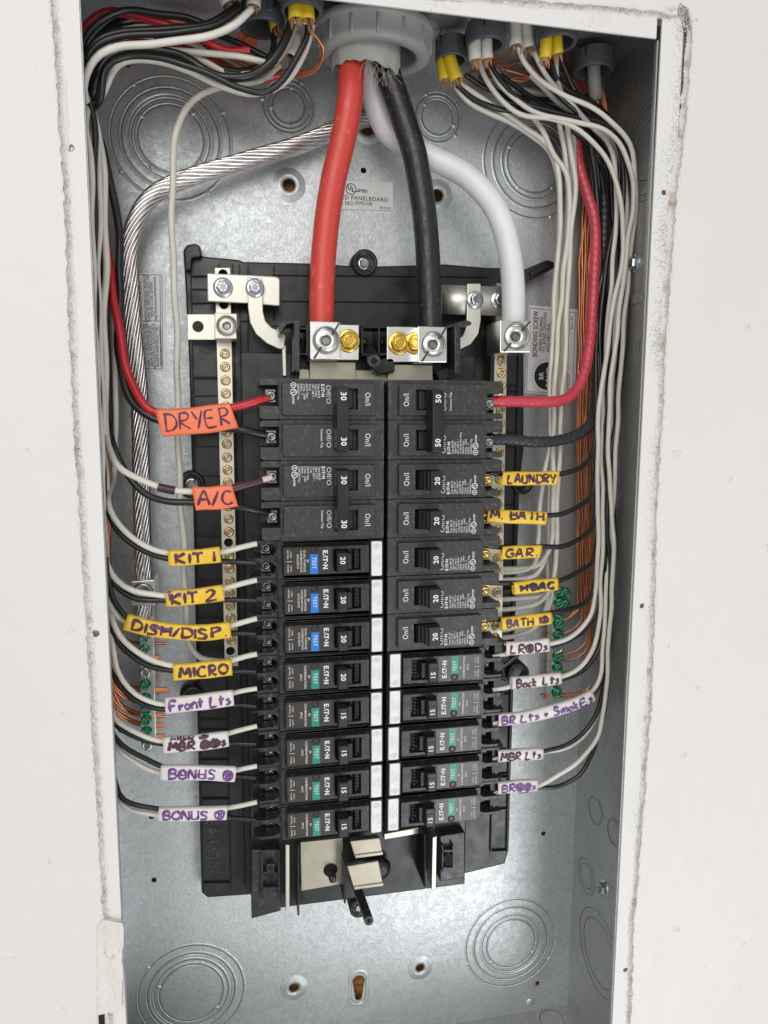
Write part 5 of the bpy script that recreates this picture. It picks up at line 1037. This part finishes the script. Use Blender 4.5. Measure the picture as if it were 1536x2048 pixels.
def sleeve(pts, hpx, Y, m, label, txt, ink, lw=.00062, w0=.06, w1=.94, th=.62, tb=.0, slant=0, over=None, bulge=.0026, tilt=0):
    c = spline([P(x, y, Y) for x, y in pts], .002); hw = hpx/2/3150.; t = thing('marker_sleeve', label, 'marker sleeve', c[len(c)//2], SG); N_ = len(c); LC = sum((c[i+1]-c[i]).length for i in range(N_-1))
    def frame(u):
        f = u*(N_-1); i = min(int(f), N_-2); p = c[i].lerp(c[i+1], f-i); tt = (c[min(i+2, N_-1)]-c[max(i-1, 0)]).normalized(); up = Vector((0,-1,0)).cross(tt).normalized()
        if up.z < 0: up = -up
        return p, tt, up
    def surf(u, v, off=0):
        p, tt, up = frame(min(max(u, 0), 1)); a = math.asin(max(-1, min(1, v))); k = 1+.03*math.sin(u*9+hpx)
        return p+up*(hw*math.sin(a)*(1+.03*math.sin(u*9+hpx)))+Vector((0,-1,0))*((bulge*math.cos(a)**.45 if math.cos(a) > 0 else 0)+off+.00018*math.sin(u*max(8, N_)*1.1+hpx)*max(0, math.cos(a)))
    mb = MB(); nu = max(8, N_); ring_n = 20; vs = []
    for i in range(nu+1):
        u = i/nu; p, tt, up = frame(u); wob = .00018*math.sin(i*1.1+hpx)
        for k in range(ring_n):
            a = 2*math.pi*k/ring_n; ca, sa = math.cos(a), math.sin(a); b = bulge*math.copysign(abs(ca)**.45, ca); sh_ = slant*sa if i in (0, nu) else 0
            vs.append(p+up*(hw*sa*(1+.03*math.sin(u*9+hpx)))+Vector((0,-1,0))*(b+wob*ca)+tt*sh_*.001)
    mb.add(vs, [(i*ring_n+k, i*ring_n+(k+1) % ring_n, (i+1)*ring_n+(k+1) % ring_n, (i+1)*ring_n+k) for i in range(nu) for k in range(ring_n)], True)
    o = obj('sleeve', mb, m, t); s = o.modifiers.new('s', 'SOLIDIFY'); s.thickness = .0004; s.offset = 1
    def write(txt, ink, lw, w0, w1, th, tb, nm='handwriting', jit=.018):
        w = MB(); widths = {'I':.3,'1':.3,'.':.3,' ':.45,'/':.5,'M':.85,'m':.7,'W':.8,'@':.88,'x':.85,'i':.25,'+':.6,'r':.5,'s':.5,'o':.6,'n':.6,'c':.55,'t':.6,'e':.6,'a':.65}
        tot = sum(widths.get(ch, .78) for ch in txt); x = 0
        lo = -th+tb; 
        for ch in txt:
            cw_ = widths.get(ch, .78); dy = random.uniform(-.05, .05); sc = random.uniform(.92, 1.06)
            for st in ST[ch]:
                P2 = [Vector((x+px_*sc+random.uniform(-jit, jit)+slant*.0, py_+dy+random.uniform(-jit, jit), 0)) for px_, py_ in st]
                P2 = spline(P2, .12) if len(P2) > 2 else [P2[0].lerp(P2[1], k/6) for k in range(7)]
                cen = [(w0+(w1-w0)*q.x/tot, lo+q.y*2*th) for q in P2]; S3 = [surf(u_, v_, .00028) for u_, v_ in cen]; L_ = []; R_ = []
                for i, q in enumerate(S3):
                    tt = (S3[min(i+1, len(S3)-1)]-S3[max(i-1, 0)]); n_ = tt.cross(Vector((0,-1,0)))
                    if n_.length < 1e-9: n_ = Vector((1,0,0))
                    n_ = n_.normalized()*lw*1.18*(.85+.25*math.sin(i*.9+x*7)); u_, v_ = cen[i]; _, t3, up3 = frame(min(max(u_, 0), 1)); du = n_.dot(t3)/LC; dv = n_.dot(up3)/hw
                    L_.append(surf(u_+du, v_+dv, .00028)); R_.append(surf(u_-du, v_-dv, .00028))
                n2 = len(S3); w.add(L_+R_, [(i, i+1, n2+i+1, n2+i) for i in range(n2-1)])
            x += cw_
        return obj(nm, w, ink, t)
    write(txt, ink, lw, w0, w1, th, tb)
    if over: write(*over)
    return t
sleeve([(318,846),(395,841),(468,831)], 52, .030, s_org, 'orange sleeve reading DRYER', 'DRYER', ink_p, .00055, .07, .97, .62, slant=-1.5)
sleeve([(388,997),(430,996),(470,991)], 46, .027, s_org, 'orange sleeve reading A/C', 'A/C', ink_p, .00070, .10, .98, .58, slant=-1)
sleeve([(337,1116),(390,1114),(441,1109)], 31, .027, s_yel, 'yellow sleeve reading KIT and a single stroke', 'KIT 1', ink_p, .00082, .12, .92, .62)
sleeve([(332,1197),(390,1193),(447,1185)], 32, .027, s_yel, 'yellow sleeve reading KIT with a curly digit', 'KIT 2', ink_p, .00085, .08, .90, .66, over=('T =', ink_v, .0005, .02, .30, .5, .4, 'handwriting'))
sleeve([(251,1243),(300,1256),(355,1263),(410,1265),(461,1259)], 32, .027, s_yel, 'long yellow sleeve reading DISH/DISP.', 'DISH/DISP.', ink_p, .00085, .06, .98, .60, over=('=', ink_v, .0006, .25, .5, .2, .3, 'handwriting'))
sleeve([(347,1344),(405,1340),(464,1334)], 34, .027, s_yel, 'yellow sleeve reading MICRO', 'MICRO', ink_p, .00085, .10, .95, .60)
sleeve([(331,1411),(400,1404),(467,1395)], 33, .027, s_wht, 'whitish sleeve reading Front Lts', 'Front Lts', ink_v, .00078, .06, .96, .66)
sleeve([(327,1490),(395,1485),(457,1477)], 33, .027, s_wht, 'whitish sleeve reading MBR with scribbled over middle on the left', 'MBR @@s', ink_p, .00092, .09, .97, .50, -.15, over=('MBR @', ink_p, .0006, .12, .7, .2, .85, 'handwriting'))
sleeve([(321,1545),(395,1545),(471,1548)], 31, .027, s_wht, 'whitish sleeve with scrawled over BONUS, the upper one', 'BONUS @', ink_v, .00065, .10, .98, .62, over=('BANHS @', ink_v, .00045, .11, .97, .6, .06, 'handwriting'))
sleeve([(317,1628),(390,1627),(454,1625)], 29, .027, s_wht, 'whitish sleeve reading BONUS, the lowest on the left', 'BONUS x', ink_v, .00070, .06, .97, .62)
sleeve([(1001,957),(1058,957),(1114,956)], 30, .036, s_yel, 'yellow sleeve reading LAUNDRY', 'LAUNDRY', ink_p, .00075, .10, .97, .60, slant=1)
sleeve([(973,1032),(1030,1034),(1091,1037)], 29, .036, s_yel, 'yellow sleeve reading M. BATH', 'M. BATH', ink_p, .00080, .05, .97, .58, .32)
sleeve([(1001,1106),(1040,1104),(1079,1103)], 29, .036, s_yel, 'short yellow sleeve reading GAR.', 'GAR.', ink_p, .00075, .10, .95, .60, slant=1)
sleeve([(1026,1177),(1070,1172),(1114,1168)], 29, .036, s_yel, 'yellow sleeve with thick black corrected letters', 'HVAC', ink_k, .00105, .14, .95, .52, over=('D', ink_k, .0012, .38, .52, .4, 0, 'handwriting'))
sleeve([(1001,1248),(1050,1242),(1101,1236)], 28, .036, s_yel, 'yellow sleeve with faded purple BATH above LR', 'BATH 1@', ink_p, .00062, .10, .95, .60, over=('SA', ink_v, .0005, .1, .35, .5, 0, 'handwriting'))
sleeve([(1010,1297),(1050,1295),(1097,1289)], 30, .036, s_wht, 'whitish sleeve reading LR, highest of the white ones on the right', 'LR@Ds', ink_p, .00070, .10, .95, .62)
sleeve([(1022,1366),(1070,1362),(1121,1356)], 27, .036, s_wht, 'whitish sleeve reading Back Lts', 'Back Lts', ink_p, .00078, .08, .95, .68)
sleeve([(995,1440),(1050,1434),(1110,1420),(1158,1404),(1186,1390)], 28, .036, s_wht, 'long whitish sleeve reading BR Lts + Smokes', 'BR Lts + SmokEs', ink_v, .00080, .03, .98, .64)
sleeve([(994,1512),(1040,1509),(1084,1507)], 27, .036, s_wht, 'whitish sleeve reading MBR Lts on the right', 'MBR Lts', ink_p, .00072, .06, .95, .64)
sleeve([(994,1576),(1035,1572),(1073,1570)], 28, .036, s_wht, 'pinkish white sleeve, lowest on the right', 'BR@@s', ink_v, .00066, .08, .95, .62)
